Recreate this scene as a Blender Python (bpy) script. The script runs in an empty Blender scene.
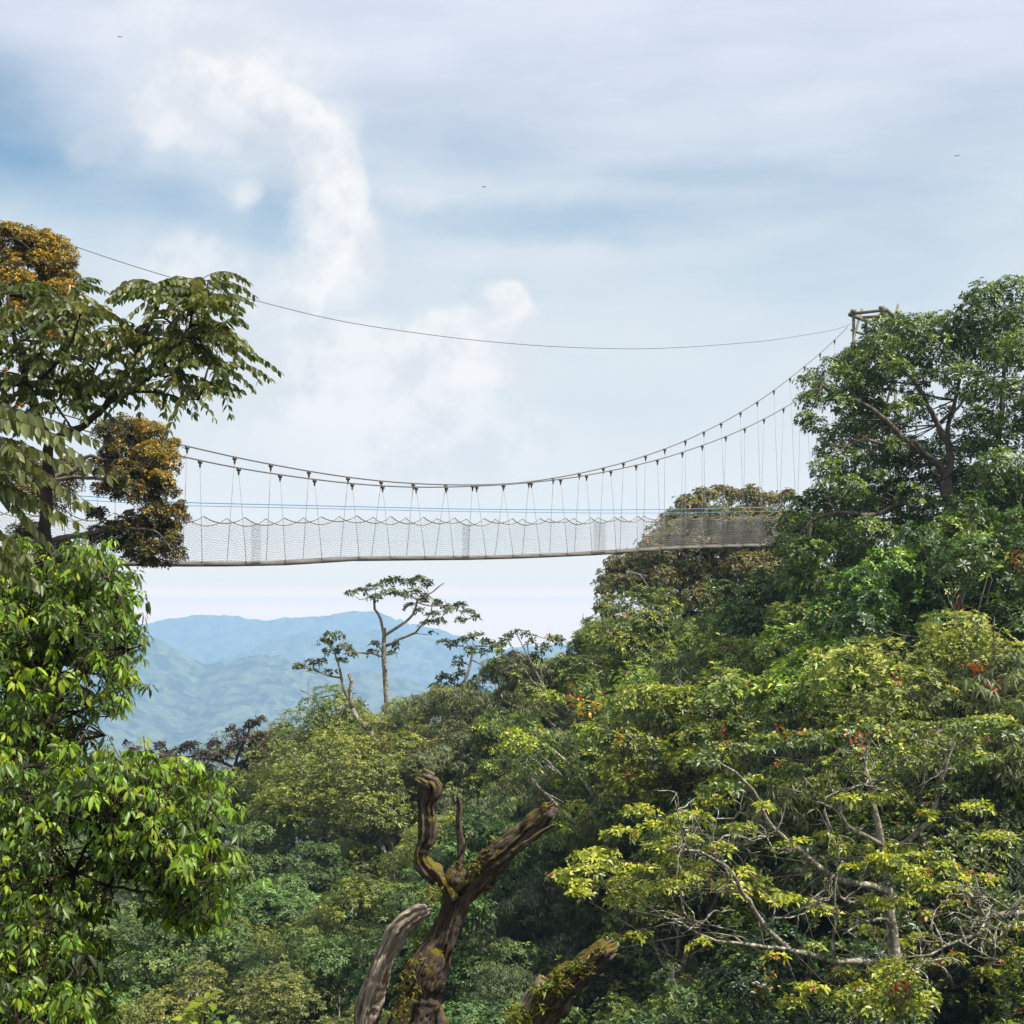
import bpy, math, random
import numpy as np
from mathutils import Vector

rng = np.random.default_rng(7)
random.seed(7)
C = bpy.context.scene.collection
F = 60.0 / 36.0 * 1024.0
PITCH = math.atan(100.0 / F)
SP, CP = math.sin(PITCH), math.cos(PITCH)

def at(px, py, Y):
    """point at depth Y (metres north of the viewpoint) seen at a bearing given in picture units"""
    u = (px - 512.0) / F; v = (512.0 - py) / F
    dy = CP - v * SP; dz = SP + v * CP
    k = Y / dy
    return np.array([u * k, Y, dz * k])

def proj(p):
    x, y, z = p
    f = y * CP + z * SP; up = -y * SP + z * CP
    return 512 + F * x / f, 512 - F * up / f

# ------------------------------------------------------------------ mesh buffer
class Buf:
    def __init__(s): s.v = []; s.c = []; s.f = {3: [], 4: []}; s.n = 0
    def add(s, v, faces, col=None):
        v = np.asarray(v, float).reshape(-1, 3)
        for f in faces:
            f = np.asarray(f, int)
            if len(f): s.f[f.shape[1]].append(f + s.n)
        s.v.append(v)
        if col is None: col = (1, 1, 1)
        col = np.asarray(col, float)
        if col.ndim == 1: col = np.tile(col, (len(v), 1))
        s.c.append(col); s.n += len(v)
        return s
    def mesh(s, name, mat, origin=(0, 0, 0), smooth=False):
        v = np.concatenate(s.v) - np.asarray(origin, float)
        c = np.concatenate(s.c)
        me = bpy.data.meshes.new(name)
        t = np.concatenate(s.f[3]) if s.f[3] else np.zeros((0, 3), int)
        q = np.concatenate(s.f[4]) if s.f[4] else np.zeros((0, 4), int)
        li = np.concatenate([t.ravel(), q.ravel()]).astype(np.int32)
        st = np.concatenate([np.arange(len(t)) * 3, len(t) * 3 + np.arange(len(q)) * 4]).astype(np.int32)
        me.vertices.add(len(v)); me.vertices.foreach_set('co', v.astype(np.float32).ravel())
        me.loops.add(len(li)); me.loops.foreach_set('vertex_index', li)
        me.polygons.add(len(st)); me.polygons.foreach_set('loop_start', st)
        if smooth: me.polygons.foreach_set('use_smooth', np.ones(len(st), bool))
        me.update(calc_edges=True)
        a = me.color_attributes.new('Col', 'FLOAT_COLOR', 'POINT')
        a.data.foreach_set('color', np.hstack([c, np.ones((len(c), 1))]).astype(np.float32).ravel())
        me.materials.append(mat)
        return me
    def build(s, name, mat, parent=None, smooth=False, origin=None):
        if origin is None: origin = parent.location[:] if parent is not None else (0, 0, 0)
        o = bpy.data.objects.new(name, s.mesh(name, mat, origin, smooth)); C.objects.link(o)
        if parent is not None: o.parent = parent
        else: o.location = origin
        return o

def tag(o, label=None, cat=None, group=None, kind=None):
    if label: o['label'] = label
    if cat: o['category'] = cat
    if group: o['group'] = group
    if kind: o['kind'] = kind
    return o

def empty(name, loc, label=None, cat=None, group=None):
    o = bpy.data.objects.new(name, None); o.empty_display_size = .3
    o.location = [float(a) for a in loc]; C.objects.link(o)
    return tag(o, label, cat, group)

def unit(a):
    a = np.asarray(a, float)
    return a / np.maximum(np.linalg.norm(a, axis=-1, keepdims=True), 1e-9)

def resample(P, R, step):
    P = np.asarray(P, float); R = np.asarray(R, float)
    out = []; rr = []
    n = len(P)
    for i in range(n - 1):
        p0 = P[max(i - 1, 0)]; p1 = P[i]; p2 = P[i + 1]; p3 = P[min(i + 2, n - 1)]
        k = max(1, int(np.linalg.norm(p2 - p1) / step))
        for j in range(k):
            t = j / k
            out.append(.5 * ((2 * p1) + (p2 - p0) * t + (2 * p0 - 5 * p1 + 4 * p2 - p3) * t * t + (3 * p1 - p0 - 3 * p2 + p3) * t ** 3))
            rr.append(R[i] * (1 - t) + R[i + 1] * t)
    out.append(P[-1]); rr.append(R[-1])
    return np.array(out), np.array(rr)

def tube(buf, P, R, sides=6, step=None, wob=0., rough=0., col=None, cap=True, flute=0., grain=False):
    P = np.asarray(P, float); R = np.broadcast_to(np.asarray(R, float), (len(P),)).copy()
    if step: P, R = resample(P, R, step)
    n = len(P)
    if wob: P[1:-1] += rng.normal(0, wob, (n - 2, 3))
    T = unit(np.gradient(P, axis=0))
    ref = np.array([0.31, 0.12, 0.94]) if abs(T[:, 2]).mean() < .8 else np.array([1, 0.1, 0])
    A = unit(np.cross(T, ref)); B = np.cross(T, A)
    th = np.arange(sides) * 2 * math.pi / sides
    rad = R[:, None] * np.ones((n, sides))
    if flute:
        ph = rng.uniform(0, 6.28, 4)
        s = np.cumsum(np.r_[0, np.linalg.norm(np.diff(P, axis=0), axis=1)])[:, None]
        rm = max(R.max(), 1e-4)
        fl = .5 * np.sin(3 * th + ph[0] + s / rm * .35) + .4 * np.sin(5 * th + ph[1] - s / rm * .25) + .35 * np.sin(9 * th + ph[2] + .5 * np.sin(s / rm * .8)) + .25 * np.sin(15 * th + ph[3] + s / rm * .2)
        rad *= 1 + flute * fl
    if grain:
        s = np.cumsum(np.r_[0, np.linalg.norm(np.diff(P, axis=0), axis=1)]); rm = float(np.median(R))
        g = rng.normal(0, 1, (n, sides)); 
        for _ in range(3): g = (g + np.roll(g, 1, 1)) / 1.6
        acc = np.zeros_like(g); acc[0] = g[0]
        for k in range(1, n): acc[k] = acc[k - 1] * .965 + g[k] * .26
        ridg = -np.abs(acc); ridg -= ridg.mean()
        sc1, sc2 = s / (rm * 1.6), s / (rm * .7); kx = rng.uniform(0, 200)
        kn = vnoise((sc1[:, None] + kx), 3 + 1.2 * np.cos(th)[None] + 0 * sc1[:, None], 71) + .5 * vnoise((sc2[:, None] + kx), 9 + 2.2 * np.sin(th)[None] + 0 * sc1[:, None], 72) - .75
        cut = vnoise(sc2[:, None] * 1.3 + kx, 20 + 3.5 * (th / 6.28)[None] + 0 * sc1[:, None], 73)
        rad *= 1 + .42 * kn - .16 * (cut > .74)
        rad *= 1 + rng.normal(0, .03, (n, sides))
        rad *= 1 + .065 * ridg + .05 * np.sin(2 * th + s[:, None] / rm * .5) + .04 * np.sin(s[:, None] / rm * 1.3 + th)
        col = np.stack([np.cos(th)[None] * rm * np.ones((n, 1)) * 1.0, np.sin(th)[None] * rm * np.ones((n, 1)), s[:, None] * np.ones((1, sides))], -1).reshape(-1, 3)
        col = np.vstack([col, col[:1], col[-1:]]) if cap else col
        rough = 0
    if rough: rad *= 1 + rng.normal(0, rough, (n, sides))
    V = P[:, None, :] + rad[..., None] * (np.cos(th)[None, :, None] * A[:, None, :] + np.sin(th)[None, :, None] * B[:, None, :])
    V = V.reshape(-1, 3)
    i = np.arange(n - 1)[:, None] * sides; j = np.arange(sides)[None, :]; jn = (j + 1) % sides
    q = np.stack([i + j, i + jn, i + sides + jn, i + sides + j], -1).reshape(-1, 4)
    faces = [q]
    if cap:
        V = np.vstack([V, P[:1], P[-1:] + T[-1:] * R[-1] * .3])
        a = n * sides; j = np.arange(sides); jn = (j + 1) % sides
        faces.append(np.stack([jn, j, np.full(sides, a)], -1))
        faces.append(np.stack([(n - 1) * sides + j, (n - 1) * sides + jn, np.full(sides, a + 1)], -1))
    buf.add(V, faces, col)
    return buf

def boxb(buf, c, ax, h, col=None):
    """box: centre c, three unit axes, half sizes"""
    c = np.asarray(c, float); ax = np.asarray(ax, float)
    V = np.array([c + ax[0] * h[0] * sx + ax[1] * h[1] * sy + ax[2] * h[2] * sz for sx in (-1, 1) for sy in (-1, 1) for sz in (-1, 1)])
    q = [(0, 1, 3, 2), (4, 6, 7, 5), (0, 4, 5, 1), (2, 3, 7, 6), (0, 2, 6, 4), (1, 5, 7, 3)]
    buf.add(V, [np.array(q)], col)

def beam(buf, a, b, w, h=None, col=None):
    a = np.asarray(a, float); b = np.asarray(b, float); h = h or w
    t = unit(b - a); s = np.cross(t, [0, 0, 1.])
    s = unit(s) if np.linalg.norm(s) > .05 else np.array([1., 0, 0])
    u = np.cross(s, t)
    boxb(buf, (a + b) / 2, (t, s, u), (np.linalg.norm(b - a) / 2, w / 2, h / 2), col)

# ------------------------------------------------------------------ leaves
def leaves(buf, P, D, N, L, W, col, near=False, droop=.25, fold=.18):
    P = np.asarray(P, float); n = len(P)
    D = unit(D); S = unit(np.cross(D, N)); N = np.cross(S, D)
    L = np.broadcast_to(L, (n,))[:, None]; W = np.broadcast_to(W, (n,))[:, None]
    dn = np.array([0, 0, -1.]) * L * droop
    if not near:
        V = np.stack([P, P + D * L * .45 + S * W * .5 + N * W * fold, P + D * L + dn * .6, P + D * L * .45 - S * W * .5 + N * W * fold], 1).reshape(-1, 3)
        b = np.arange(n)[:, None] * 4
        buf.add(V, [np.concatenate([b + [0, 1, 2], b + [0, 2, 3]])], np.repeat(col, 4, 0))
    else:
        def r(t, w): 
            c = P + D * L * t + dn * t * t
            return c, c + S * W * w + N * W * fold, c - S * W * w + N * W * fold
        c1, l1, r1 = r(.25, .38); c2, l2, r2 = r(.6, .46)
        tip = P + D * L + dn
        V = np.stack([P, c1, l1, r1, c2, l2, r2, tip], 1).reshape(-1, 3)
        b = np.arange(n)[:, None] * 8
        buf.add(V, [np.concatenate([b + [0, 2, 1], b + [0, 1, 3], b + [5, 7, 4], b + [4, 7, 6]]),
                    np.concatenate([b + [2, 5, 4, 1], b + [1, 4, 6, 3]])], np.repeat(col, 8, 0))

def rosettes(buf, P, N, k, L, W, pal, young=0., ycol=None, elev=.35, down=0., near=False, red=0., rcol=(.28, .07, .04), var=.22, droop=.25, lvar=.25):
    """k leaves around each twig tip P with axis N"""
    P = np.asarray(P, float); N = unit(N); n = len(P)
    A = unit(np.cross(N, rng.normal(size=(n, 3)))); B = np.cross(N, A)
    pal = np.asarray(pal, float)
    tc = pal[rng.integers(0, len(pal), n)] * np.exp(rng.normal(0, var, (n, 1)))
    if young and ycol is not None:
        m = rng.random(n) < young * np.clip(.35 + N[:, 2] * 1.1, 0, 1.3)  # new growth favours upward tips; leaf highlights are put into this colour too
        yc = np.asarray(ycol); tc[m] = yc[rng.integers(0, len(yc), m.sum())] * np.exp(rng.normal(0, .15, (m.sum(), 1)))
    if red:
        m = rng.random(n) < red; tc[m] = np.array(rcol) * np.exp(rng.normal(0, .25, (m.sum(), 1)))
    th = (np.arange(k)[None, :] * 2 * math.pi / k + rng.uniform(0, 6.3, (n, 1)) + rng.normal(0, .3, (n, k)))
    e = elev + rng.normal(0, .28, (n, k))
    rad = np.cos(th)[..., None] * A[:, None] + np.sin(th)[..., None] * B[:, None]
    D = np.cos(e)[..., None] * rad + np.sin(e)[..., None] * N[:, None]
    D = D + np.array([0, 0, -down])
    Nn = N[:, None] + rad * -.3 + rng.normal(0, .28, (n, k, 3))
    Lk = L * (1 + rng.normal(0, lvar, (n, k))); Lk = np.clip(Lk, L * .4, L * 1.7)
    cc = (tc[:, None] * np.exp(rng.normal(0, .12, (n, k, 1)))).reshape(-1, 3)
    PP = (P[:, None] + D * .02).reshape(-1, 3)
    leaves(buf, PP, D.reshape(-1, 3), Nn.reshape(-1, 3), Lk.ravel(), Lk.ravel() * W / L, cc, near, droop)

def blob_tips(c, r, n, up=.35, shell=.62, low=-.55):
    """n twig tips over an uneven dome with centre c and radii r"""
    r = np.broadcast_to(np.asarray(r, float), (3,))
    d = unit(rng.normal(size=(int(n * 1.9) + 4, 3)) + [0, 0, up]); d = d[d[:, 2] > low][:n]
    ph = rng.uniform(0, 6.28, 3)
    lump = 1 + .16 * np.sin(d[:, 0] * 4.1 + ph[0]) * np.sin(d[:, 1] * 4.3 + ph[1]) + .1 * np.sin(d[:, 2] * 7 + ph[2])
    rad = (shell + (1 - shell) * np.sqrt(rng.random(len(d)))) * lump
    P = np.asarray(c) + d * r * rad[:, None]
    return P, unit(d / r * r.max() + [0, 0, .45])

# ------------------------------------------------------------------ materials
def newmat(name):
    m = bpy.data.materials.new(name); m.use_nodes = True
    nt = m.node_tree; nt.nodes.clear()
    return m, nt
def nd(nt, t, **kw):
    n = nt.nodes.new(t)
    for k, v in kw.items():
        if k.startswith('i_'): n.inputs[k[2:].replace('_', ' ')].default_value = v
        else: setattr(n, k, v)
    return n

def leaf_mat(name, rough=.42, spec=.5, trans=.3, tcol=(1.15, 1.25, .5), bump=0):
    m, nt = newmat(name); L = nt.links.new
    out = nd(nt, 'ShaderNodeOutputMaterial')
    at_ = nd(nt, 'ShaderNodeAttribute', attribute_name='Col')
    oi = nd(nt, 'ShaderNodeObjectInfo')
    mul = nd(nt, 'ShaderNodeMix', data_type='RGBA', blend_type='MULTIPLY'); mul.inputs[0].default_value = 1
    L(at_.outputs['Color'], mul.inputs[6]); L(oi.outputs['Color'], mul.inputs[7])
    p = nd(nt, 'ShaderNodeBsdfPrincipled', i_Roughness=rough); p.inputs['Specular IOR Level'].default_value = spec
    L(mul.outputs[2], p.inputs['Base Color'])
    tm = nd(nt, 'ShaderNodeMix', data_type='RGBA', blend_type='MULTIPLY'); tm.inputs[0].default_value = 1
    L(mul.outputs[2], tm.inputs[6]); tm.inputs[7].default_value = (*tcol, 1)
    tr = nd(nt, 'ShaderNodeBsdfTranslucent'); L(tm.outputs[2], tr.inputs['Color'])
    mx = nd(nt, 'ShaderNodeMixShader'); mx.inputs[0].default_value = trans
    L(p.outputs[0], mx.inputs[1]); L(tr.outputs[0], mx.inputs[2]); L(mx.outputs[0], out.inputs['Surface'])
    return m

def bark_mat(name, c1, c2, moss=None, scale=6., bump=.4, mossamt=.5, lichen=None, stretch=.35, dist=.02, grain=False, mscale=None):
    m, nt = newmat(name); L = nt.links.new
    out = nd(nt, 'ShaderNodeOutputMaterial'); p = nd(nt, 'ShaderNodeBsdfPrincipled', i_Roughness=.9)
    p.inputs['Specular IOR Level'].default_value = .15
    tc = nd(nt, 'ShaderNodeTexCoord'); mp = nd(nt, 'ShaderNodeMapping'); mp.inputs['Scale'].default_value = (1, 1, stretch)
    if grain:
        ga = nd(nt, 'ShaderNodeAttribute', attribute_name='Col'); L(ga.outputs['Vector'], mp.inputs[0])
    else: L(tc.outputs['Object'], mp.inputs[0])
    n1 = nd(nt, 'ShaderNodeTexNoise', i_Scale=scale, i_Detail=8., i_Roughness=.65); L(mp.outputs[0], n1.inputs[0])
    cr = nd(nt, 'ShaderNodeValToRGB'); cr.color_ramp.elements[0].position = .36; cr.color_ramp.elements[1].position = .64
    cr.color_ramp.elements[0].color = (*c1, 1); cr.color_ramp.elements[1].color = (*c2, 1)
    L(n1.outputs[0], cr.inputs[0]); col = cr.outputs[0]
    if moss:
        n2 = nd(nt, 'ShaderNodeTexNoise', i_Scale=mscale or scale * .45, i_Detail=6., i_Roughness=.7); L(tc.outputs['Object'], n2.inputs[0])
        g = nd(nt, 'ShaderNodeNewGeometry'); sx = nd(nt, 'ShaderNodeSeparateXYZ'); L(g.outputs['Normal'], sx.inputs[0])
        ma = nd(nt, 'ShaderNodeMath', operation='MULTIPLY_ADD'); L(sx.outputs['Z'], ma.inputs[0]); ma.inputs[1].default_value = .12; L(n2.outputs[0], ma.inputs[2])
        r2 = nd(nt, 'ShaderNodeValToRGB'); r2.color_ramp.elements[0].position = 1 - mossamt; r2.color_ramp.elements[1].position = 1.06 - mossamt
        L(ma.outputs[0], r2.inputs[0])
        mx = nd(nt, 'ShaderNodeMix', data_type='RGBA'); L(r2.outputs[0], mx.inputs[0]); L(col, mx.inputs[6]); mx.inputs[7].default_value = (*moss, 1); col = mx.outputs[2]
    if lichen:
        n3 = nd(nt, 'ShaderNodeTexNoise', i_Scale=scale * 1.7, i_Detail=4.); L(tc.outputs['Object'], n3.inputs[0])
        r3 = nd(nt, 'ShaderNodeValToRGB'); r3.color_ramp.elements[0].position = .56; r3.color_ramp.elements[1].position = .6
        L(n3.outputs[0], r3.inputs[0])
        mx = nd(nt, 'ShaderNodeMix', data_type='RGBA'); L(r3.outputs[0], mx.inputs[0]); L(col, mx.inputs[6]); mx.inputs[7].default_value = (*lichen, 1); col = mx.outputs[2]
    L(col, p.inputs['Base Color'])
    b = nd(nt, 'ShaderNodeBump', i_Strength=bump, i_Distance=dist); L(n1.outputs[0], b.inputs['Height']); L(b.outputs[0], p.inputs['Normal'])
    L(p.outputs[0], out.inputs['Surface'])
    return m

def plain_mat(name, c1, c2, rough=.7, metal=0., scale=20., bump=.1):
    m, nt = newmat(name); L = nt.links.new
    out = nd(nt, 'ShaderNodeOutputMaterial'); p = nd(nt, 'ShaderNodeBsdfPrincipled', i_Roughness=rough, i_Metallic=metal)
    tc = nd(nt, 'ShaderNodeTexCoord'); n = nd(nt, 'ShaderNodeTexNoise', i_Scale=scale, i_Detail=5.); L(tc.outputs['Object'], n.inputs[0])
    mx = nd(nt, 'ShaderNodeMix', data_type='RGBA'); L(n.outputs[0], mx.inputs[0]); mx.inputs[6].default_value = (*c1, 1); mx.inputs[7].default_value = (*c2, 1)
    L(mx.outputs[2], p.inputs['Base Color'])
    b = nd(nt, 'ShaderNodeBump', i_Strength=bump, i_Distance=.01); L(n.outputs[0], b.inputs['Height']); L(b.outputs[0], p.inputs['Normal'])
    L(p.outputs[0], out.inputs['Surface'])
    return m

M_leaf = leaf_mat('leaf_matte', .5, .42, .25)
M_gloss = leaf_mat('leaf_glossy', .40, .5, .28)
M_near = leaf_mat('leaf_near', .42, .45, .42, (1.3, 1.35, .4))
M_comp = leaf_mat('leaf_waxy', .42, .5, .38, (1.3, 1.25, .45))
M_bark = bark_mat('bark_grey_brown', (.05, .04, .03), (.16, .13, .10), scale=5)
M_pale = bark_mat('bark_pale_mottled', (.09, .075, .055), (.27, .24, .19), moss=(.07, .08, .02), scale=7, mossamt=.40, lichen=(.38, .37, .32))
M_dark = bark_mat('bark_dark', (.02, .016, .012), (.07, .055, .04), scale=8)
M_dead = bark_mat('dead_wood', (.010, .008, .006), (.14, .105, .076), moss=(.13, .10, .012), scale=34, bump=1., mossamt=.435, stretch=.16, dist=.03, grain=True, mscale=6.5)
M_deadpale = bark_mat('dead_wood_pale', (.07, .05, .035), (.48, .40, .31), moss=(.12, .10, .015), scale=30, bump=1., mossamt=.36, stretch=.12, dist=.02, grain=True, mscale=4.5)
M_steel = plain_mat('cable_steel', (.10, .095, .09), (.17, .16, .15), .6, .3)
M_rope = plain_mat('hanger_rope', (.20, .18, .16), (.30, .28, .26), .8)
M_clamp = plain_mat('clamp_rust', (.05, .035, .025), (.11, .08, .06), .7)
M_net = plain_mat('net_wire', (.20, .19, .18), (.28, .27, .26), .6)
M_netrope = plain_mat('net_edge_rope', (.09, .085, .07), (.2, .18, .15), .8)
M_blue = plain_mat('blue_rope', (.05, .17, .30), (.09, .26, .42), .6)
M_deck = plain_mat('deck_board', (.085, .075, .065), (.16, .145, .125), .8, scale=6)
M_beam = plain_mat('deck_beam', (.08, .065, .05), (.16, .13, .10), .8, scale=6)
M_tower = plain_mat('tower_timber', (.09, .08, .05), (.20, .17, .11), .85, scale=5)
M_bird = plain_mat('bird_feather', (.02, .02, .02), (.05, .05, .05), .8)

# ------------------------------------------------------------------ terrain
COLS = [0, 120, 250, 430, 560, 640, 700, 780, 850, 1024]
TAB = [[(1024, 46), (900, 62), (800, 84), (775, 100)],
       [(1024, 48), (900, 66), (800, 86), (770, 100)],
       [(1024, 50), (850, 76), (775, 96), (762, 104)],
       [(1024, 48), (850, 65), (760, 80), (712, 92)],
       [(1024, 44), (850, 56), (720, 74), (655, 86)],
       [(1024, 40), (850, 50), (700, 66), (628, 82)],
       [(1024, 38), (850, 46), (700, 60), (612, 74)],
       [(1024, 36), (850, 44), (700, 56), (590, 66)],
       [(1024, 34), (850, 42), (700, 52), (600, 60), (535, 66)],
       [(1024, 32), (850, 40), (700, 48), (600, 56), (480, 64)]]
def skyY(px): return float(np.interp(px, COLS, [t[-1][1] for t in TAB]))
def canopy_z(px, Y):
    """height of the tree tops over the slope"""
    px = min(max(px, COLS[0]), COLS[-1])
    k = max(i for i in range(len(COLS) - 1) if px >= COLS[i]); f = (px - COLS[k]) / (COLS[k + 1] - COLS[k])
    zz = []
    for t in (TAB[k], TAB[k + 1]):
        ys = [a[1] for a in t]; z = [(612 - a[0]) * a[1] / F for a in t]
        zz.append(np.interp(Y, ys, z))
    return zz[0] * (1 - f) + zz[1] * f
TREE_H = 6.5
def ground_z(x, y):
    r = math.hypot(x, y)
    a = math.atan2(x, y)
    aa = max(-.42, min(.42, a))
    px = 512 + F * math.tan(aa); Y = r * math.cos(aa)
    w = 0.
    if Y < 30:
        z30 = canopy_z(px, 34) - TREE_H - .5
        t = min(max((Y - 1.5) / 28, 0), 1); t = t * t * (3 - 2 * t)
        z = -1.9 * (1 - t) + z30 * t
    else:
        z = canopy_z(px, Y) - TREE_H - .5 * max(0, 1 - (Y - 30) / 10)
        s = skyY(px)
        if Y > s: z -= min((Y - s) * .55, 920) + min(0, 0)
    if abs(a) > .42:
        t = min((abs(a) - .42) / 1.0, 1); t = t * t * (3 - 2 * t)
        z = z * (1 - t) + t * (-1.9 + min(0, 30 - r) * (.12 if r < 900 else .12) * 1.0 if r < 2500 else -300)
    z = max(z, -905 + 3 * math.sin(x * .003) * math.cos(y * .004))
    return z

M_ground, nt = newmat('forest_floor')
out = nd(nt, 'ShaderNodeOutputMaterial'); p = nd(nt, 'ShaderNodeBsdfPrincipled', i_Roughness=.95)
tc = nd(nt, 'ShaderNodeTexCoord'); n = nd(nt, 'ShaderNodeTexNoise', i_Scale=.8, i_Detail=10., i_Roughness=.7); nt.links.new(tc.outputs['Object'], n.inputs[0])
cr = nd(nt, 'ShaderNodeValToRGB'); cr.color_ramp.elements[0].position = .35; cr.color_ramp.elements[1].position = .65
cr.color_ramp.elements[0].color = (.018, .016, .009, 1); cr.color_ramp.elements[1].color = (.035, .05, .016, 1)
nt.links.new(n.outputs[0], cr.inputs[0]); nt.links.new(cr.outputs[0], p.inputs['Base Color'])
b = nd(nt, 'ShaderNodeBump', i_Strength=.8, i_Distance=.3); nt.links.new(n.outputs[0], b.inputs['Height']); nt.links.new(b.outputs[0], p.inputs['Normal'])
nt.links.new(p.outputs[0], out.inputs['Surface'])

def polar_ground():
    na = 360
    rs = np.r_[0.3, np.linspace(1, 120, 90), np.geomspace(124, 7800, 52)]
    V = [(0, 0, ground_z(0, .01))]
    for r in rs:
        for k in range(na):
            a = k / na * 2 * math.pi
            x, y = r * math.sin(a), r * math.cos(a)
            V.append((x, y, ground_z(x, y) + .25 * math.sin(x * .9) * math.sin(y * .8) * min(1, r / 20)))
    q = []
    k = np.arange(na); kn = (k + 1) % na
    Fq = np.concatenate([np.stack([1 + i * na + k, 1 + i * na + kn, 1 + (i + 1) * na + kn, 1 + (i + 1) * na + k], -1) for i in range(len(rs) - 1)])
    b = Buf(); b.add(V, [np.stack([np.zeros(na, int), 1 + kn, 1 + k], -1), Fq[:, ::-1]])
    return tag(b.build('ground', M_ground, smooth=True), kind='structure')
polar_ground()

M_hill, nt = newmat('hill_forest')
out = nd(nt, 'ShaderNodeOutputMaterial'); p = nd(nt, 'ShaderNodeBsdfPrincipled', i_Roughness=.95); p.inputs['Specular IOR Level'].default_value = .1
tc = nd(nt, 'ShaderNodeTexCoord'); n = nd(nt, 'ShaderNodeTexNoise', i_Scale=.012, i_Detail=8., i_Roughness=.8); nt.links.new(tc.outputs['Object'], n.inputs[0])
vo = nd(nt, 'ShaderNodeTexVoronoi', i_Scale=.045); nt.links.new(tc.outputs['Object'], vo.inputs['Vector']); vs = nd(nt, 'ShaderNodeSeparateColor'); nt.links.new(vo.outputs['Color'], vs.inputs[0])
mm = nd(nt, 'ShaderNodeMath', operation='MULTIPLY_ADD'); nt.links.new(vs.outputs[0], mm.inputs[0]); mm.inputs[1].default_value = .3; nt.links.new(n.outputs[0], mm.inputs[2])
cr = nd(nt, 'ShaderNodeValToRGB'); cr.color_ramp.elements[0].position = .50; cr.color_ramp.elements[1].position = .82
cr.color_ramp.elements[0].color = (.012, .022, .008, 1); cr.color_ramp.elements[1].color = (.115, .13, .058, 1)
nt.links.new(mm.outputs[0], cr.inputs[0]); nt.links.new(cr.outputs[0], p.inputs['Base Color']); nt.links.new(p.outputs[0], out.inputs['Surface'])

def vnoise(x, y, seed):
    """smooth value noise, vectorised"""
    r = np.random.default_rng(seed); tab = r.random((256, 256))
    xi = np.floor(x).astype(int); yi = np.floor(y).astype(int); fx = x - xi; fy = y - yi
    fx = fx * fx * (3 - 2 * fx); fy = fy * fy * (3 - 2 * fy)
    g = lambda a, b: tab[a % 256, b % 256]
    return (g(xi, yi) * (1 - fx) + g(xi + 1, yi) * fx) * (1 - fy) + (g(xi, yi + 1) * (1 - fx) + g(xi + 1, yi + 1) * fx) * fy

def domes(x, y, cell, seed):
    """rounded tree crowns: height of the nearest dome on a jittered grid, 0..1"""
    r = np.random.default_rng(seed); jx = r.random((128, 128)); jy = r.random((128, 128)); rr = .55 + .5 * r.random((128, 128)); hh = .4 + .6 * r.random((128, 128))
    gx = x / cell; gy = y / cell; ix = np.floor(gx).astype(int); iy = np.floor(gy).astype(int)
    best = np.zeros_like(x)
    for dx in (-1, 0, 1):
        for dy in (-1, 0, 1):
            a = (ix + dx) % 128; b = (iy + dy) % 128
            d2 = ((gx - ix - dx - jx[a, b]) ** 2 + (gy - iy - dy - jy[a, b]) ** 2) / rr[a, b] ** 2
            best = np.maximum(best, np.sqrt(np.clip(1 - d2, 0, 1)) * hh[a, b])
    return best

def hills(D, crest, depth, floor, xr, nx, ny, cell, amp, seed):
    """a forested ridge whose crest runs across the view at distance D; crest = bearings and heights"""
    cx = np.array([(c[0] - 512) / F * D for c in crest]); cz = np.array([(612 - c[1]) / F * D for c in crest])
    xs = np.linspace(max(xr[0], -7600), min(xr[1], 7600), nx); t = np.linspace(0, 1.5, ny)
    X, T = np.meshgrid(xs, t, indexing='ij')
    zc = np.interp(X, cx, cz)
    meander = (vnoise(X / (depth * .5), X * 0 + 3.3, seed) - .5) * depth * .5
    Yc = D + meander * 0
    Y = Yc + (1 - T) * depth * -1.0
    side = np.where(T < 1, T, 2 - T)
    prof = np.clip(side, 0, 1) ** .8
    Z = floor + (zc - floor) * prof
    spur = (vnoise(X / (depth * .28) + T * .9, T * 2.2, seed + 1) - .5) * depth * .22 + (vnoise(X / (depth * .1), T * 7, seed + 2) - .5) * depth * .06
    Z = Z + spur * np.clip(1 - side, 0, 1) * 1.5 * np.clip(side * 5, 0, 1)
    bump = domes(X, Y, cell, seed + 3) + .5 * domes(X, Y, cell * .45, seed + 4)
    Z = Z + (bump - .75) * amp + (vnoise(X / (cell * 5), Y / (cell * 5), seed + 5) - .5) * amp * 1.4
    V = np.stack([X, Y, Z], -1).reshape(-1, 3)
    i = np.arange(nx - 1)[:, None] * ny; j = np.arange(ny - 1)[None, :]
    q = np.stack([i + j, i + ny + j, i + ny + j + 1, i + j + 1], -1).reshape(-1, 4)
    b = Buf(); b.add(V, [q])
    return tag(b.build('hills', M_hill, smooth=True), kind='structure')
R1 = [(-1500, 605), (-700, 612), (-200, 640), (60, 690), (110, 655), (154, 641), (175, 650), (205, 668), (225, 664), (245, 657), (290, 656), (315, 664), (345, 668), (400, 676), (440, 688), (520, 700), (700, 680), (1000, 640), (1800, 605)]
R2 = [(-1500, 605), (-300, 618), (100, 665), (200, 664), (245, 650), (271, 639), (302, 633), (345, 630), (400, 632), (440, 640), (520, 655), (800, 640), (1800, 605)]
R3 = [(-1500, 605), (-300, 610), (0, 640), (100, 632), (150, 622), (180, 617), (235, 618), (262, 622), (295, 620), (320, 617), (347, 611), (372, 613), (414, 626), (460, 637), (505, 648), (700, 640), (1100, 610), (1800, 605)]
hills(4200, R1, 1900, -800, (-3800, 3000), 700, 330, 25, 15, 11)
hills(5900, R2, 1000, -880, (-5200, 4400), 520, 120, 32, 14, 23)
hills(7200, R3, 960, -880, (-6400, 6000), 620, 100, 36, 14, 37)

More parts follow.
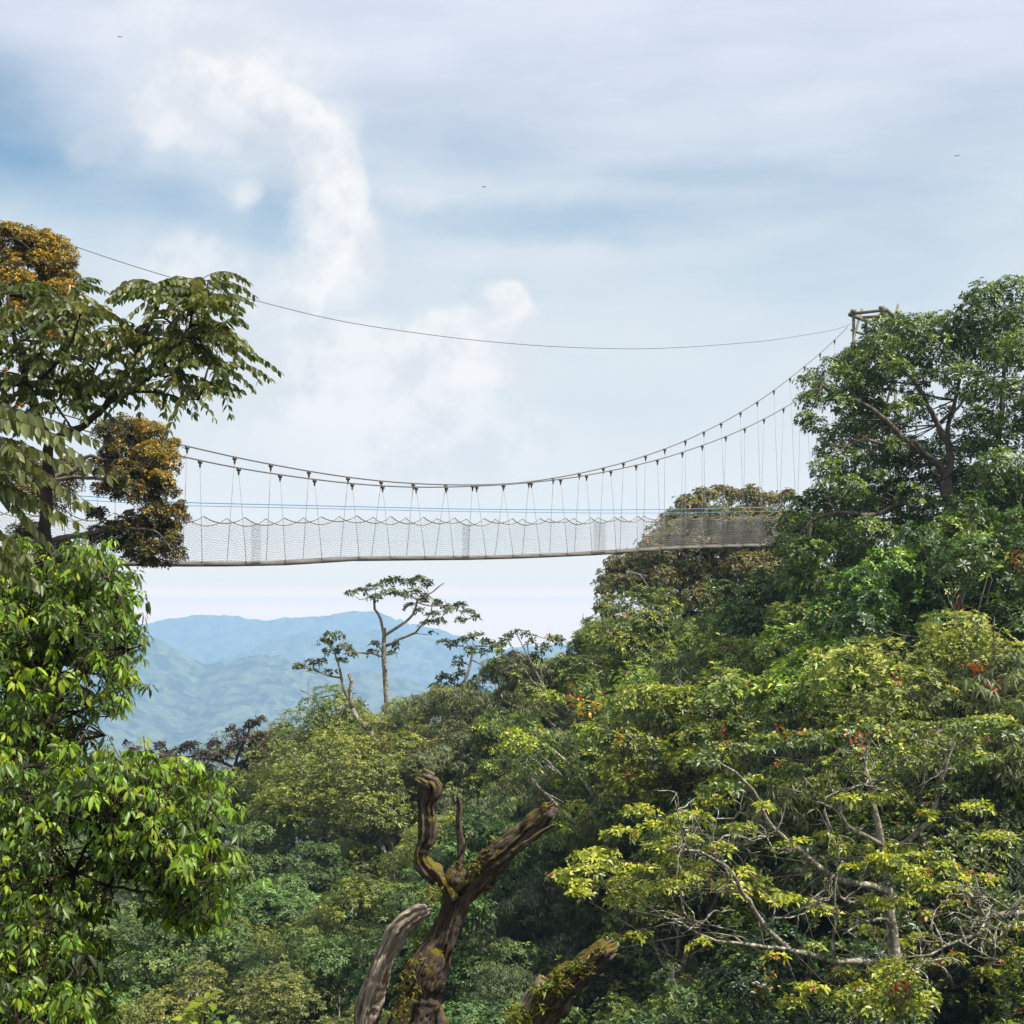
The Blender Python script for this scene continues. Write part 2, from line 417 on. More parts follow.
# ------------------------------------------------------------------ world
SUN_EL, SUN_AZ = math.radians(57), math.radians(116)    # azimuth measured from +Y (view direction) clockwise
w = bpy.data.worlds.new('World'); bpy.context.scene.world = w; w.use_nodes = True
nt = w.node_tree; nt.nodes.clear(); L = nt.links.new
def val(x):
    return x
def mth(op, a, b=None, c=None, clamp=False):
    n = nt.nodes.new('ShaderNodeMath'); n.operation = op; n.use_clamp = clamp
    for i, x in enumerate((a, b, c)):
        if x is None: continue
        if isinstance(x, (int, float)): n.inputs[i].default_value = x
        else: L(x, n.inputs[i])
    return n.outputs[0]
def mixc(f, a, b, blend='MIX'):
    n = nt.nodes.new('ShaderNodeMix'); n.data_type = 'RGBA'; n.blend_type = blend
    for i, x in ((0, f), (6, a), (7, b)):
        if isinstance(x, (int, float)): n.inputs[i].default_value = x
        elif isinstance(x, tuple): n.inputs[i].default_value = (*x, 1)
        else: L(x, n.inputs[i])
    return n.outputs[2]
def sstep(x, a, b):
    n = nt.nodes.new('ShaderNodeMapRange'); n.interpolation_type = 'SMOOTHERSTEP'
    L(x, n.inputs[0]); n.inputs[1].default_value = a; n.inputs[2].default_value = b; n.inputs[3].default_value = 0; n.inputs[4].default_value = 1
    return n.outputs[0]
def noise(vec, scale, detail=5., rough=.55):
    n = nt.nodes.new('ShaderNodeTexNoise'); n.inputs['Scale'].default_value = scale; n.inputs['Detail'].default_value = detail; n.inputs['Roughness'].default_value = rough
    L(vec, n.inputs['Vector']); return n
tc = nd(nt, 'ShaderNodeTexCoord'); sp = nd(nt, 'ShaderNodeSeparateXYZ'); L(tc.outputs['Generated'], sp.inputs[0])
az = mth('ARCTAN2', sp.outputs[0], sp.outputs[1]); el = mth('ARCSINE', sp.outputs[2])
# bearing and elevation in units of about 100 picture pixels
U = mth('MULTIPLY_ADD', az, F / 100, 5.12); V_ = mth('MULTIPLY_ADD', el, -F / 100, 6.12)
cv = nd(nt, 'ShaderNodeCombineXYZ'); L(U, cv.inputs[0]); L(V_, cv.inputs[1])
n1 = noise(cv.outputs[0], .55, 3.); n2 = noise(cv.outputs[0], 2.2, 8., .6); n3 = noise(cv.outputs[0], 1.0, 4.)
def warp(base, amp1, amp2, ch):
    s1 = nd(nt, 'ShaderNodeSeparateColor'); L(n1.outputs['Color'], s1.inputs[0]); s2 = nd(nt, 'ShaderNodeSeparateColor'); L(n2.outputs['Color'], s2.inputs[0])
    a = mth('MULTIPLY_ADD', mth('SUBTRACT', s1.outputs[ch], .5), amp1, base)
    return mth('MULTIPLY_ADD', mth('SUBTRACT', s2.outputs[ch], .5), amp2, a)
Uw, Vw = warp(U, .5, .34, 0), warp(V_, .5, .34, 1)       # cauliflower edges
Us, Vs = warp(U, 1.0, .3, 0), warp(V_, .6, .2, 1)          # soft
def ell(cx, cy, rx, ry, a, b, soft=False):
    x, y = (Us, Vs) if soft else (Uw, Vw)
    dx = mth('MULTIPLY', mth('SUBTRACT', x, cx), 1 / rx); dy = mth('MULTIPLY', mth('SUBTRACT', y, cy), 1 / ry)
    d = mth('SQRT', mth('ADD', mth('MULTIPLY', dx, dx), mth('MULTIPLY', dy, dy)))
    return sstep(d, b, a), d
def mx2(a, b): return mth('MAXIMUM', a, b)
sky = nd(nt, 'ShaderNodeTexSky', sky_type='NISHITA', sun_disc=False, sun_elevation=SUN_EL, sun_rotation=SUN_AZ, air_density=1.0, dust_density=2.0, ozone_density=1.5, altitude=2200)
skyc = mixc(1., sky.outputs[0], (SKYK := (.135, .155, .138)), 'MULTIPLY')
# streaky veil
cv2 = nd(nt, 'ShaderNodeCombineXYZ'); L(mth('MULTIPLY', U, .35), cv2.inputs[0]); L(mth('MULTIPLY', V_, 1.5), cv2.inputs[1])
ns = noise(cv2.outputs[0], .8, 6., .6)
veil = mth('MULTIPLY_ADD', mth('SUBTRACT', ns.outputs[0], .5), .9, .78)
low = sstep(V_, 2.0, 4.2); veil = mth('ADD', veil, mth('MULTIPLY', low, .22))
top = sstep(V_, 1.6, .3); veil = mth('ADD', veil, mth('MULTIPLY', top, .16))
for (cx, cy, rx, ry, k) in [(-.3, 1.45, 1.4, .9, .68), (2.5, 1.25, .7, .4, .28), (2.9, 2.1, .5, .7, .45), (2.0, 2.35, 1.3, .6, .22), (1.0, 2.0, 1.2, .6, .38), (5.7, 2.2, 2.3, .3, .30), (7.0, 1.75, 1.5, .22, .2), (5.0, 1.6, .9, .3, .15), (8.7, 2.0, 1.5, .8, .1), (5.0, 3.0, .5, .35, .2)]:
    e, _ = ell(cx, cy, rx, ry, .1, 1.25, True)
    veil = mth('SUBTRACT', veil, mth('MULTIPLY', e, k))
veil = mth('MINIMUM', mth('MAXIMUM', veil, 0.05), 1.)
veilc = mixc(sstep(V_, 0., 3.2), (.72, .77, .89), (.72, .79, .84))
veilc = mixc(sstep(V_, 3.8, 5.9), veilc, (.88, .89, .90))
col = mixc(veil, skyc, veilc)
# cumulus: the curl, the puffs and the bank behind the bridge
eo, do = ell(2.1, 2.2, 1.62, 1.6, .90, 1.04); fall = sstep(do, .15, .9)
rgt = mth('MULTIPLY', eo, mth('MULTIPLY', fall, mth('MULTIPLY', sstep(U, .7, 2.2), sstep(V_, 3.8, 2.9))))
eb, _ = ell(3.45, 2.75, .5, .55, .3, 1.05)
puffs = mx2(mth('MULTIPLY', rgt, .95), mth('MULTIPLY', eb, .7))
for (cx, cy, rx, ry, a, b, k) in [(3.15, 1.6, .5, .75, .2, 1.15, .9), (2.5, .95, 1.0, .5, .2, 1.15, .75), (3.62, 2.6, .35, .5, .4, 1.1, .85), (3.3, 2.9, .6, .45, .2, 1.2, .6), (5.05, 3.15, .4, .4, .65, 1.05, .9), (4.7, 3.55, .75, .45, .6, 1.08, .9), (1.65, 1.3, .5, .38, .45, 1.1, .75), (2.0, 1.45, .5, .25, .4, 1.1, .5), (2.42, 1.97, .30, .18, .1, 1.2, .6), (2.3, .75, 1.4, .5, .2, 1.2, .6), (5.08, 3.02, .24, .20, .6, 1.1, .85), (4.85, 3.2, .3, .22, .6, 1.1, .85), (5.12, 3.3, .26, .3, .5, 1.1, .8), (4.6, 3.4, .65, .42, .6, 1.08, .9), (4.2, 3.75, .7, .4, .5, 1.1, .8), (3.7, 3.9, 1.6, .75, .5, 1.15, .75),
                              (4.15, 2.03, .4, .2, .2, 1.2, .35), (2.0, 2.75, .8, .5, .3, 1.1, .65), (1.9, .4, 1.5, .6, .2, 1.2, .45), (4.0, 4.3, 2.2, .8, .2, 1.2, .6), (1.0, 1.65, .35, .25, .3, 1.2, .3)]:
    e, _ = ell(cx, cy, rx, ry, a, b); puffs = mx2(puffs, mth('MULTIPLY', e, k))
shade = sstep(mth('ADD', mth('MULTIPLY', n3.outputs[0], .6), mth('MULTIPLY', n2.outputs[0], .4)), .40, .58)
cumc = mixc(shade, (.74, .775, .83), (.93, .93, .94))
col = mixc(puffs, col, cumc)
# other directions: broken cloud
side = sstep(mth('ABSOLUTE', az), .5, .9)
gen = sstep(noise(tc.outputs['Generated'], 2.2, 7.).outputs[0], .42, .62)
col = mixc(mth('MULTIPLY', side, gen), col, (.85, .87, .9))
col = mixc(sstep(V_, 5.3, 6.0), col, (1.12, 1.0, .82))
col = mixc(sstep(V_, 5.78, 6.12), col, (2.7, 1.75, .92))
below = sstep(el, -.05, -.12); col = mixc(below, col, (.3, .38, .42))
bg = nd(nt, 'ShaderNodeBackground'); L(col, bg.inputs[0]); bg.inputs[1].default_value = .60
wo = nd(nt, 'ShaderNodeOutputWorld'); L(bg.outputs[0], wo.inputs[0])
w.cycles.sampling_method = 'MANUAL'; w.cycles.sample_map_resolution = 512

sl = bpy.data.lights.new('sun', 'SUN'); sl.energy = 5.0; sl.angle = math.radians(1.2); sl.color = (1, .95, .86)
so = bpy.data.objects.new('sun', sl); C.objects.link(so)
sd = Vector((math.sin(SUN_AZ) * math.cos(SUN_EL), math.cos(SUN_AZ) * math.cos(SUN_EL), math.sin(SUN_EL)))
so.rotation_euler = sd.to_track_quat('Z', 'Y').to_euler(); so.location = (0, 0, 60)

# haze
M_haze, nt = newmat('haze'); out = nd(nt, 'ShaderNodeOutputMaterial')
pv = nd(nt, 'ShaderNodeVolumePrincipled'); pv.inputs['Color'].default_value = (.39, .60, .86, 1); pv.inputs['Density'].default_value = .00022; pv.inputs['Anisotropy'].default_value = 0.
nt.links.new(pv.outputs[0], out.inputs['Volume'])
hb = Buf(); boxb(hb, (0, 0, -425), np.eye(3), (8000, 8000, 485)); ho = hb.build('haze', M_haze); tag(ho, kind='stuff')

# ------------------------------------------------------------------ camera
cam = bpy.data.cameras.new('camera'); cam.lens = 60; cam.sensor_width = 36; cam.clip_end = 30000; cam.clip_start = .1
co = bpy.data.objects.new('camera', cam); C.objects.link(co); co.rotation_euler = (math.pi / 2 + PITCH, 0, 0)
bpy.context.scene.camera = co
sc = bpy.context.scene
sc.view_settings.view_transform = 'Standard'; sc.view_settings.look = 'None'; sc.view_settings.exposure = .80; sc.view_settings.gamma = 1
sc.cycles.max_bounces = 5; sc.cycles.diffuse_bounces = 3; sc.cycles.volume_bounces = 1; sc.cycles.transmission_bounces = 3; sc.cycles.glossy_bounces = 2
sc.cycles.use_denoising = True

# ------------------------------------------------------------------ suspension bridge
Y0 = 45.0
def stn(i): return np.array([Y0 / F * (-318 + 34.2 * i), Y0 * (1 + .026 * i)])
DIR = unit(stn(1) - stn(0)); PER = np.array([DIR[1], -DIR[0]])   # PER points to the near side
DECK = [(150, 562), (185, 562.5), (263, 562.5), (316, 559.5), (347, 557.5), (480, 556.5), (516, 555.5), (589, 552.5), (632, 549.5), (675, 547), (718, 545.5), (776, 544), (870, 541)]
UP = [(172, 443), (194, 448), (235, 458), (276, 465.5), (314, 472.5), (351, 478), (387, 482), (419, 484), (451, 485), (480, 485), (509, 484), (534, 481.5), (561, 477), (585, 472.5), (608, 467), (631, 461), (653, 453.5), (674, 446), (694, 437.5), (712, 428.5), (731, 419), (748, 409), (764, 399), (781, 387), (795, 376), (825, 352), (838, 340), (852, 326), (866, 313)]
LO = [(170, 454), (200, 461), (240, 469), (281, 475), (317, 480), (354, 484), (388, 486.5), (419, 487.5), (451, 487), (479, 486), (509, 484.5), (537, 482), (564, 479), (590, 475), (615, 470), (640, 464.5), (663, 459), (687, 451), (708, 444), (730, 435.5), (750, 427), (769, 417.5), (787, 407.5), (804, 398), (830, 377), (880, 330)]
def zt(x, y, tab):
    px = 512 + F * x / (y * CP)
    xs = [t[0] for t in tab]; ys = [t[1] for t in tab]
    return at(px, float(np.interp(px, xs, ys)), y)[2]
def deckz(i):
    x, y = stn(i)
    if i < 0: return deckz(0) + .02 * i
    return zt(x, y, DECK)
def spread(i): return float(np.interp(i, [-14, 0, 5, 9, 14, 18, 22, 27], [1.5, .4, .12, .06, .45, .95, 1.25, 1.7]))
def cable_pt(i, near):
    s = spread(i) / 2 * (1 if near else -1)
    x, y = stn(i) + PER * s
    if i < 0.: 
        z0 = cable_pt(0.001, near)[2]
        return np.array([x, y, z0 + .13 * (-i) + .0177 * i * i])
    return np.array([x, y, zt(x, y, LO if near else UP)])
def smoothz(pts, it=3):
    pts = np.array(pts)
    for _ in range(it): pts[1:-1, 2] = pts[1:-1, 2] * .5 + .25 * (pts[:-2, 2] + pts[2:, 2])
    return pts
I0, I1, IT = -13, 26, 27
WD = .66
base = np.append(stn(I1), deckz(26) - .1)
br = empty('suspension_bridge', np.append(stn(9), deckz(9)), 'long rope and cable suspension footbridge with mesh sides hanging across the valley sky', 'footbridge')
idx = np.arange(I0, I1 + 1)
cab = {}
for near in (True, False):
    b = Buf(); fi = np.arange(I0 - 1, IT + .01, .5)
    P = smoothz([cable_pt(i, near) for i in fi], 3); cab[near] = (fi, P)
    tube(b, P, .021, 5)
    b.build('main_cable', M_steel, br, smooth=True)
def cab_at(i, near):
    fi, P = cab[near]; return np.array([np.interp(i, fi, P[:, k]) for k in range(3)])
def edge(i, near, h=0.):
    x, y = stn(i) + PER * (WD / 2) * (1 if near else -1)
    return np.array([x, y, deckz(i) + h])
up = np.array([0, 0, 1.]); D3 = np.append(DIR, 0); P3 = np.append(PER, 0)
NJ = np.random.default_rng(3).random(120)
for near in (True, False):
    for i in idx:
        ij = i + (NJ[i + 20 + (30 if near else 0)] - .5) * .14; a = cab_at(ij, near); e = edge(i + (NJ[i + 60] - .5) * .12, near, -.02) + P3 * (.05 if near else -.05)
        b = Buf(); mid = a * .38 + e * .62
        tube(b, [a - up * .04, mid, e], .0075, 4)
        for t in np.linspace(.62, .98, 7):     # knots where the netting is laced on
            q = a * (1 - t) + e * t; boxb(b, q, np.eye(3), (.011, .011, .02))
        h = b.build('hanger', M_rope, br)
        b = Buf(); boxb(b, a - up * .035, (D3, P3, up), (.055, .03, .05)); boxb(b, a - up * .11, (D3, P3, up), (.022, .02, .05))
        tube(b, [a - up * .15, a - up * .2], .02, 5)
        c = b.build('clamp', M_clamp, None, origin=br.location[:]); c.parent = h; c.location = (0, 0, 0)
# deck: boards on two side beams with cross bars
b = Buf()
for i in np.arange(I0, I1, .25):
    a0 = np.append(stn(i), deckz(i)); a1 = np.append(stn(i + .25), deckz(i + .25)); t = unit(a1 - a0)
    mid = (a0 + a1) / 2; boxb(b, mid - up * .02, (t, P3, unit(np.cross(t, P3)) * -1), (np.linalg.norm(a1 - a0) / 2 - .004, WD / 2 - .05, .018))
b.build('deck', M_deck, br)
for near in (True, False):
    b = Buf()
    for i in np.arange(I0, I1, 1):
        beam(b, edge(i, near, -.04), edge(i + 1, near, -.04), .06, .13)
    b.build('side_beam', M_deck, br)
for i in idx:
    b = Buf(); beam(b, edge(i, True, -.06) - P3 * .04, edge(i, False, -.06) + P3 * .04, .05, .035); b.build('cross_bar', M_beam, br)
# netting
NH = 1.17
def net_top(i, near):
    f = i - math.floor(i); k = int(math.floor(i)) + 40 + (17 if near else 0); sag = (.13 + .11 * NJ[k]) * math.sin(math.pi * f) ** .8
    return edge(i, near, NH + .04 - sag) + P3 * (.03 if near else -.03)
def netting(i0, i1, near, rows, step, off=0., r=.0050):
    b = Buf(); ii = np.arange(i0, i1 + 1e-6, step / 1.477)
    E = np.array([edge(i, near) for i in ii]) + P3 * (.02 + off if near else -.02 - off); T = np.array([net_top(i, near) for i in ii])
    T[:, :2] = E[:, :2]
    for k in range(rows + 1):
        u = k / rows
        zz = np.where(np.arange(len(ii)) % 2 == 0, .5, -.5) * (1 / rows)
        uu = np.clip(u + .3 * (zz if k % 2 == 0 else -zz) - .02 * np.sin(np.pi * (ii % 1)), 0, 1)[:, None]
        tube(b, E * (1 - uu) + T * uu, r, 3, cap=False)
    return b
for near in (True, False):
    netting(I0, I1, near, 16, .075).build('side_netting', M_net, br)
    b = Buf(); tube(b, [net_top(i, near) for i in np.arange(I0, I1 + .01, .125)], .0135, 4); b.build('net_edge_rope', M_netrope, br)
for (ia, ib, near) in [(1.15, 1.42, True), (7.25, 7.5, True), (12.1, 12.6, True)]:
    bb = netting(ia, ib, near, 26, .045, .03, .006)
    bb.build('net_patch', M_netrope, br)
for k, tab in enumerate([[(100, 501), (180, 502.5), (460, 509), (600, 510), (690, 509), (776, 507)], [(100, 504), (180, 505.5), (460, 511.5), (600, 513), (690, 513), (776, 511)]]):
    P = []
    for i in np.arange(I0, I1 + .1, .5):
        x, y = stn(i) + PER * (.28 if k == 0 else -.28)
        z = zt(x, y, tab) if i > -1 else None
        P.append([x, y, z if z is not None else 0])
    z0 = [p for p in P if p[2] != 0][0][2]
    for p in P:
        if p[2] == 0: p[2] = z0
    b = Buf(); tube(b, smoothz(P, 2), .013 if k == 0 else .010, 5); b.build('hand_rope', M_blue, br)

# lone cable above
b = Buf()
tab = [(-400, 150), (-100, 190), (0, 222), (70, 247), (140, 270), (215, 291), (330, 320), (400, 331), (470, 340), (540, 346), (600, 348.5), (650, 349), (700, 346.5), (770, 341), (845, 329), (866, 318)]
P = []
for i in np.arange(-8, 27.01, .5):
    x, y = stn(i) + PER * .1; P.append([x, y, zt(x, y, tab)])
tube(b, smoothz(P, 3), .011, 5)
o = b.build('overhead_cable', M_steel, None, smooth=True, origin=P[40])
tag(o, 'thin bare steel cable sagging through the sky high above the footbridge', 'cable')

# tower at the right end
tx, ty = stn(27.2); gz = ground_z(tx, ty)
tw = empty('bridge_tower', (tx, ty, gz), 'timber bridge tower whose beams poke out above the tall evergreen at the footbridge right end', 'tower')
topz = at(868, 312, ty)[2]
def tp(a, c, z): return np.array([tx, ty, z]) + D3 * a + P3 * c
for a in (0, 1.3):
    for c in (-.7, .7):
        b = Buf(); beam(b, tp(a, c, gz), tp(a, c, topz + (.1 if a == 0 else -.1)), .12); b.build('leg', M_tower, tw)
b = Buf()
for z in np.arange(gz + 2, topz - .5, 2.4):
    for c in (-.9, .9):
        beam(b, tp(0, c, z), tp(1.3, c, z + 2.2), .08)
    for a in (0, 1.3): beam(b, tp(a, -.9, z), tp(a, .9, z), .1)
b.build('bracing', M_tower, tw)
b = Buf(); beam(b, tp(0, -.9, topz), tp(0, .9, topz), .14, .12)
boxb(b, tp(0, -.7, topz + .1), np.eye(3), (.12, .12, .08)); boxb(b, tp(0, .7, topz + .1), np.eye(3), (.12, .12, .08)); b.build('saddle_beam', M_tower, tw)
b = Buf(); beam(b, tp(0, -.9, topz - .02), tp(3.6, -.9, topz - .12), .14); beam(b, tp(0, .9, topz + .02), tp(2.4, .7, topz - .4), .14); beam(b, tp(1.3, -1.0, topz + .02), tp(1.3, 1.0, topz - .05), .12)
beam(b, tp(.2, -.9, topz - .7), tp(1.3, -.9, topz - .75), .1); b.build('top_rail', M_tower, tw)

# ------------------------------------------------------------------ tree building
G_ = lambda *a: [tuple(x) for x in a]
PAL = {
 'mid':   dict(pal=[(.070, .105, .024), (.085, .12, .028), (.05, .085, .024), (.10, .125, .035)], y=[(.20, .26, .03), (.27, .29, .03)]),
 'dark':  dict(pal=[(.030, .062, .020), (.038, .075, .020), (.026, .050, .018), (.05, .085, .02)], y=[(.10, .16, .02), (.14, .18, .02)]),
 'olive': dict(pal=[(.10, .125, .033), (.085, .11, .03), (.125, .14, .038), (.07, .095, .028)], y=[(.19, .20, .045), (.17, .20, .045)]),
 'blue':  dict(pal=[(.050, .095, .028), (.06, .105, .032), (.042, .078, .025), (.075, .12, .03)], y=[(.10, .17, .05), (.13, .17, .05)]),
 'grey':  dict(pal=[(.085, .105, .055), (.07, .095, .04), (.10, .12, .065), (.06, .08, .035)], y=[(.14, .18, .05), (.18, .19, .06)]),
 'brown': dict(pal=[(.11, .085, .03), (.085, .075, .028), (.14, .10, .03), (.06, .07, .025)], y=[(.22, .14, .03), (.18, .12, .03)]),
 'purple': dict(pal=[(.07, .035, .03), (.05, .035, .03), (.045, .05, .025), (.09, .045, .035)], y=[(.13, .07, .04), (.07, .10, .03)]),
}
SPEC = {   # k leaves, L, W, elev, down, tips per m2, blob radius
 'broad':  dict(k=6, L=.165, W=.07, elev=.30, down=.10, mat=M_gloss, pal='mid', young=.26, red=.004, tips=44, br=.8),
 'fine':   dict(k=7, L=.105, W=.048, elev=.5, down=0., mat=M_leaf, pal='olive', young=.45, red=0., tips=66, br=.75),
 'droop':  dict(k=6, L=.21, W=.042, elev=-.2, down=.75, mat=M_leaf, pal='grey', young=.2, red=.0, tips=42, br=.9),
 'dense':  dict(k=7, L=.125, W=.06, elev=.25, down=0., mat=M_gloss, pal='dark', young=.26, red=.0, tips=60, br=.75),
 'blue':   dict(k=7, L=.145, W=.062, elev=.2, down=.1, mat=M_leaf, pal='blue', young=.2, red=0., tips=48, br=.8),
 'tipped': dict(k=6, L=.135, W=.06, elev=.4, down=.05, mat=M_gloss, pal='mid', young=.5, red=.018, tips=54, br=.75),
}
def crown_blobs(R, H0, H1, nb, br, flat=1.):
    """centres of foliage clumps on an uneven shell"""
    out = []
    c = np.array([0, 0, (H0 + H1) / 2]); rz = (H1 - H0) / 2
    lob = [(unit(rng.normal(size=3) + [0, 0, .2]), rng.uniform(.12, .55)) for _ in range(6)]
    for k in range(nb):
        d = unit(rng.normal(size=3) + [0, 0, .3])
        if d[2] < -.75: d[2] *= -1
        s = .60 + sum(a * max(0, float(d @ l)) ** 4 for l, a in lob) + rng.normal(0, .05)
        if rng.random() < .2: s *= .6
        p = c + d * [R * s, R * s, rz * s]
        out.append((p, br * rng.uniform(.6, 1.2)))
    return out
def make_proto(sp, seed, R=2.9, H=8., H0=1.6, nb=70):
    global rng
    rng = np.random.default_rng(seed); S = SPEC[sp]; P_ = PAL[S['pal']]
    blobs = crown_blobs(R, H0, H, nb, S['br'])
    b = Buf()
    for c, r in blobs:
        n = int(S['tips'] * 2.6 * r * r * rng.uniform(.7, 1.2))
        rr = np.array([r, r, r * .72])
        tp_, tn = blob_tips(c, rr, n)
        sh = np.exp(rng.normal(0, .22)); pal = np.array(P_['pal']) * sh
        rosettes(b, tp_, tn, S['k'], S['L'], S['W'], pal, S['young'] * rng.choice([.1, .3, .8, 2.2]), P_['y'], S['elev'], S['down'], red=S['red'])
    crown = b.mesh('crown', S['mat'])
    b = Buf(); fork = np.array([rng.normal(0, .2), rng.normal(0, .2), H * .38])
    tube(b, [(0, 0, -2.), (0.03, .05, 0), fork * [.6, .6, .5], fork], [.24, .2, .16, .13], 8, .5, .02, .05)
    ks = 7; cen = [blobs[j][0] for j in rng.choice(len(blobs), ks, replace=False)]
    for c in cen:
        m = (fork + c) / 2 + rng.normal(0, .25, 3)
        tube(b, [fork, m, c], [.1, .06, .03], 6, .4, .02, .05)
    for c, r in blobs[::2]:
        j = int(np.argmin([np.linalg.norm(c - q) for q in cen])); s = cen[j] * .6 + fork * .4
        tube(b, [s, (s + c) / 2 + rng.normal(0, .15, 3), c + [0, 0, r * .3]], [.035, .025, .012], 4)
    for _ in range(9):      # bare dead shoots sticking out of the crown
        c, r = blobs[rng.integers(0, len(blobs))]
        if c[2] < H * .35: continue
        d = unit(c - fork + rng.normal(0, .6, 3)); e = c + d * rng.uniform(.5, 1.3)
        tube(b, [c - d * .8, c, e], [.03, .02, .007], 4, .15, .02)
        for q in range(3): f0 = c + (e - c) * rng.uniform(.2, .8); tube(b, [f0, f0 + unit(d + rng.normal(0, .7, 3)) * .35], [.011, .004], 3)
    trunk = b.mesh('trunk', M_pale if sp in ('fine', 'tipped') else M_bark)
    return crown, trunk
PROTO = {}
for k, sp in enumerate(SPEC):
    PROTO[sp] = [make_proto(sp, 100 + 10 * k + v, nb=[72, 60, 84][v], R=[2.8, 3.2, 2.7][v]) for v in range(3)]
rng = np.random.default_rng(99)

# slope trees: (species, tint) chosen by where on the hillside they grow
TINTS = {'shaded': (.58, .62, .58), 'pale': (1.6, 1.5, 1.1), 'bright': (1.5, 1.55, .8), 'plain': (1.32, 1.26, 1.0), 'deep': (.95, .97, .78), 'warm': (1.5, 1.2, .75)}  # darkest tint puts the shade behind the spreading tree into leaf colour
ADJ = {'broad': 'broad leaved', 'fine': 'fine leaved olive', 'droop': 'drooping grey green', 'dense': 'dense dark green', 'blue': 'blue green', 'tipped': 'yellow tipped'}
spots = []
Y = 33.
rowi = 0
while Y < 106:
    sx = 4.3 + .012 * Y
    x0 = -.335 * Y - 1.5 + (rowi % 2) * sx / 2
    x = x0
    while x < .335 * Y + 1.5:
        xx = x + rng.normal(0, .5); yy = Y + rng.normal(0, .7)
        px = 512 + F * xx / yy
        if yy < skyY(px) + 1.5: spots.append((xx, yy, px, rowi))
        x += sx
    Y += 4.2 + Y * .010; rowi += 1

TOPS = {}
for px, y, tp_ in [(930, 53, 572), (965, 52, 588), (1000, 53, 560), (1035, 52, 572), (880, 54, 590), (840, 55, 596), (800, 56, 606), (900, 47, 640), (950, 46, 655), (992, 46, 640), (1030, 46, 648), (850, 48, 662), (805, 50, 668), (760, 53, 662), (720, 56, 668), (745, 59, 625), (690, 60, 650), (660, 64, 660), (620, 60, 700), (985, 60, 520), (1020, 60, 500), (832, 61, 540), (802, 61, 552), (860, 60, 545), (785, 60, 575), (350, 84, 722), (388, 84, 716), (324, 90, 700), (372, 79, 738)]:
    spots.append(((px - 512) / F * y, y, px, 92)); TOPS[len(spots) - 1] = tp_
SKYL = [(0, 770), (150, 768), (250, 760), (280, 738), (330, 714), (400, 702), (430, 697), (470, 690), (500, 682), (540, 662), (560, 644), (590, 634), (620, 622), (650, 620), (700, 612), (760, 600), (850, 560), (1024, 500)]
for px in (170, 215, 262, 296, 330, 352, 384, 408, 436, 470, 500, 525, 548, 572, 600, 628, 652, 676, 704, 735, 765, 800, 840, 885, 925, 965, 1005, 1045):
    y = skyY(px) + rng.uniform(-2, 1.5); spots.append(((px - 512) / F * y, y, px, 90))
for px, y in [(770, 60), (800, 57), (840, 60), (870, 54), (905, 58), (930, 52), (950, 60), (970, 55), (990, 50), (1000, 60), (1020, 54), (1040, 50), (960, 47), (900, 48), (850, 50), (690, 62), (720, 64), (655, 72), (600, 66), (560, 72), (615, 76), (520, 80), (480, 84)]:
    spots.append(((px - 512) / F * y, y, px, 91))
def species(px, py):
    u = rng.random()
    if py > 990 and px < 560: return ('blue', 'plain') if u < .6 else ('fine', 'deep')
    if px < 430:
        if py < 850: return ('fine', 'plain') if u < .75 else ('broad', 'pale')
        return ('blue', 'plain') if u < .55 else (('broad', 'plain') if u < .8 else ('fine', 'deep'))
    if px < 570:
        if py < 880: return ('droop', 'plain') if u < .6 else (('broad', 'plain') if u < .85 else ('tipped', 'plain'))
        return ('droop', 'deep') if u < .5 else ('blue', 'deep')
    if py < 600 and px > 760: return ('dense', 'plain') if u < .75 else ('broad', 'deep')
    if py < 690: return ('tipped', 'plain') if u < .4 else (('broad', 'plain') if u < .8 else ('fine', 'plain'))
    if py < 830: return ('tipped', 'plain') if u < .55 else (('broad', 'bright') if u < .75 else ('droop', 'plain'))
    return ('dense', 'shaded') if u < .4 else (('droop', 'shaded') if u < .7 else ('tipped', 'shaded'))
SLOPE = []
SKIP = {0, 1, 2, 3, 6, 7, 8, 12, 13, 14, 15, 19, 26, 32, 33, 34, 40, 41, 42, 49, 51, 59, 60, 65, 66, 73, 74, 80, 87, 88, 89, 90, 92, 93, 94, 95, 97, 98, 131, 132, 136, 153, 154, 155, 156, 157, 158, 159, 161, 162, 163, 164, 166, 167, 168, 169, 170, 175}
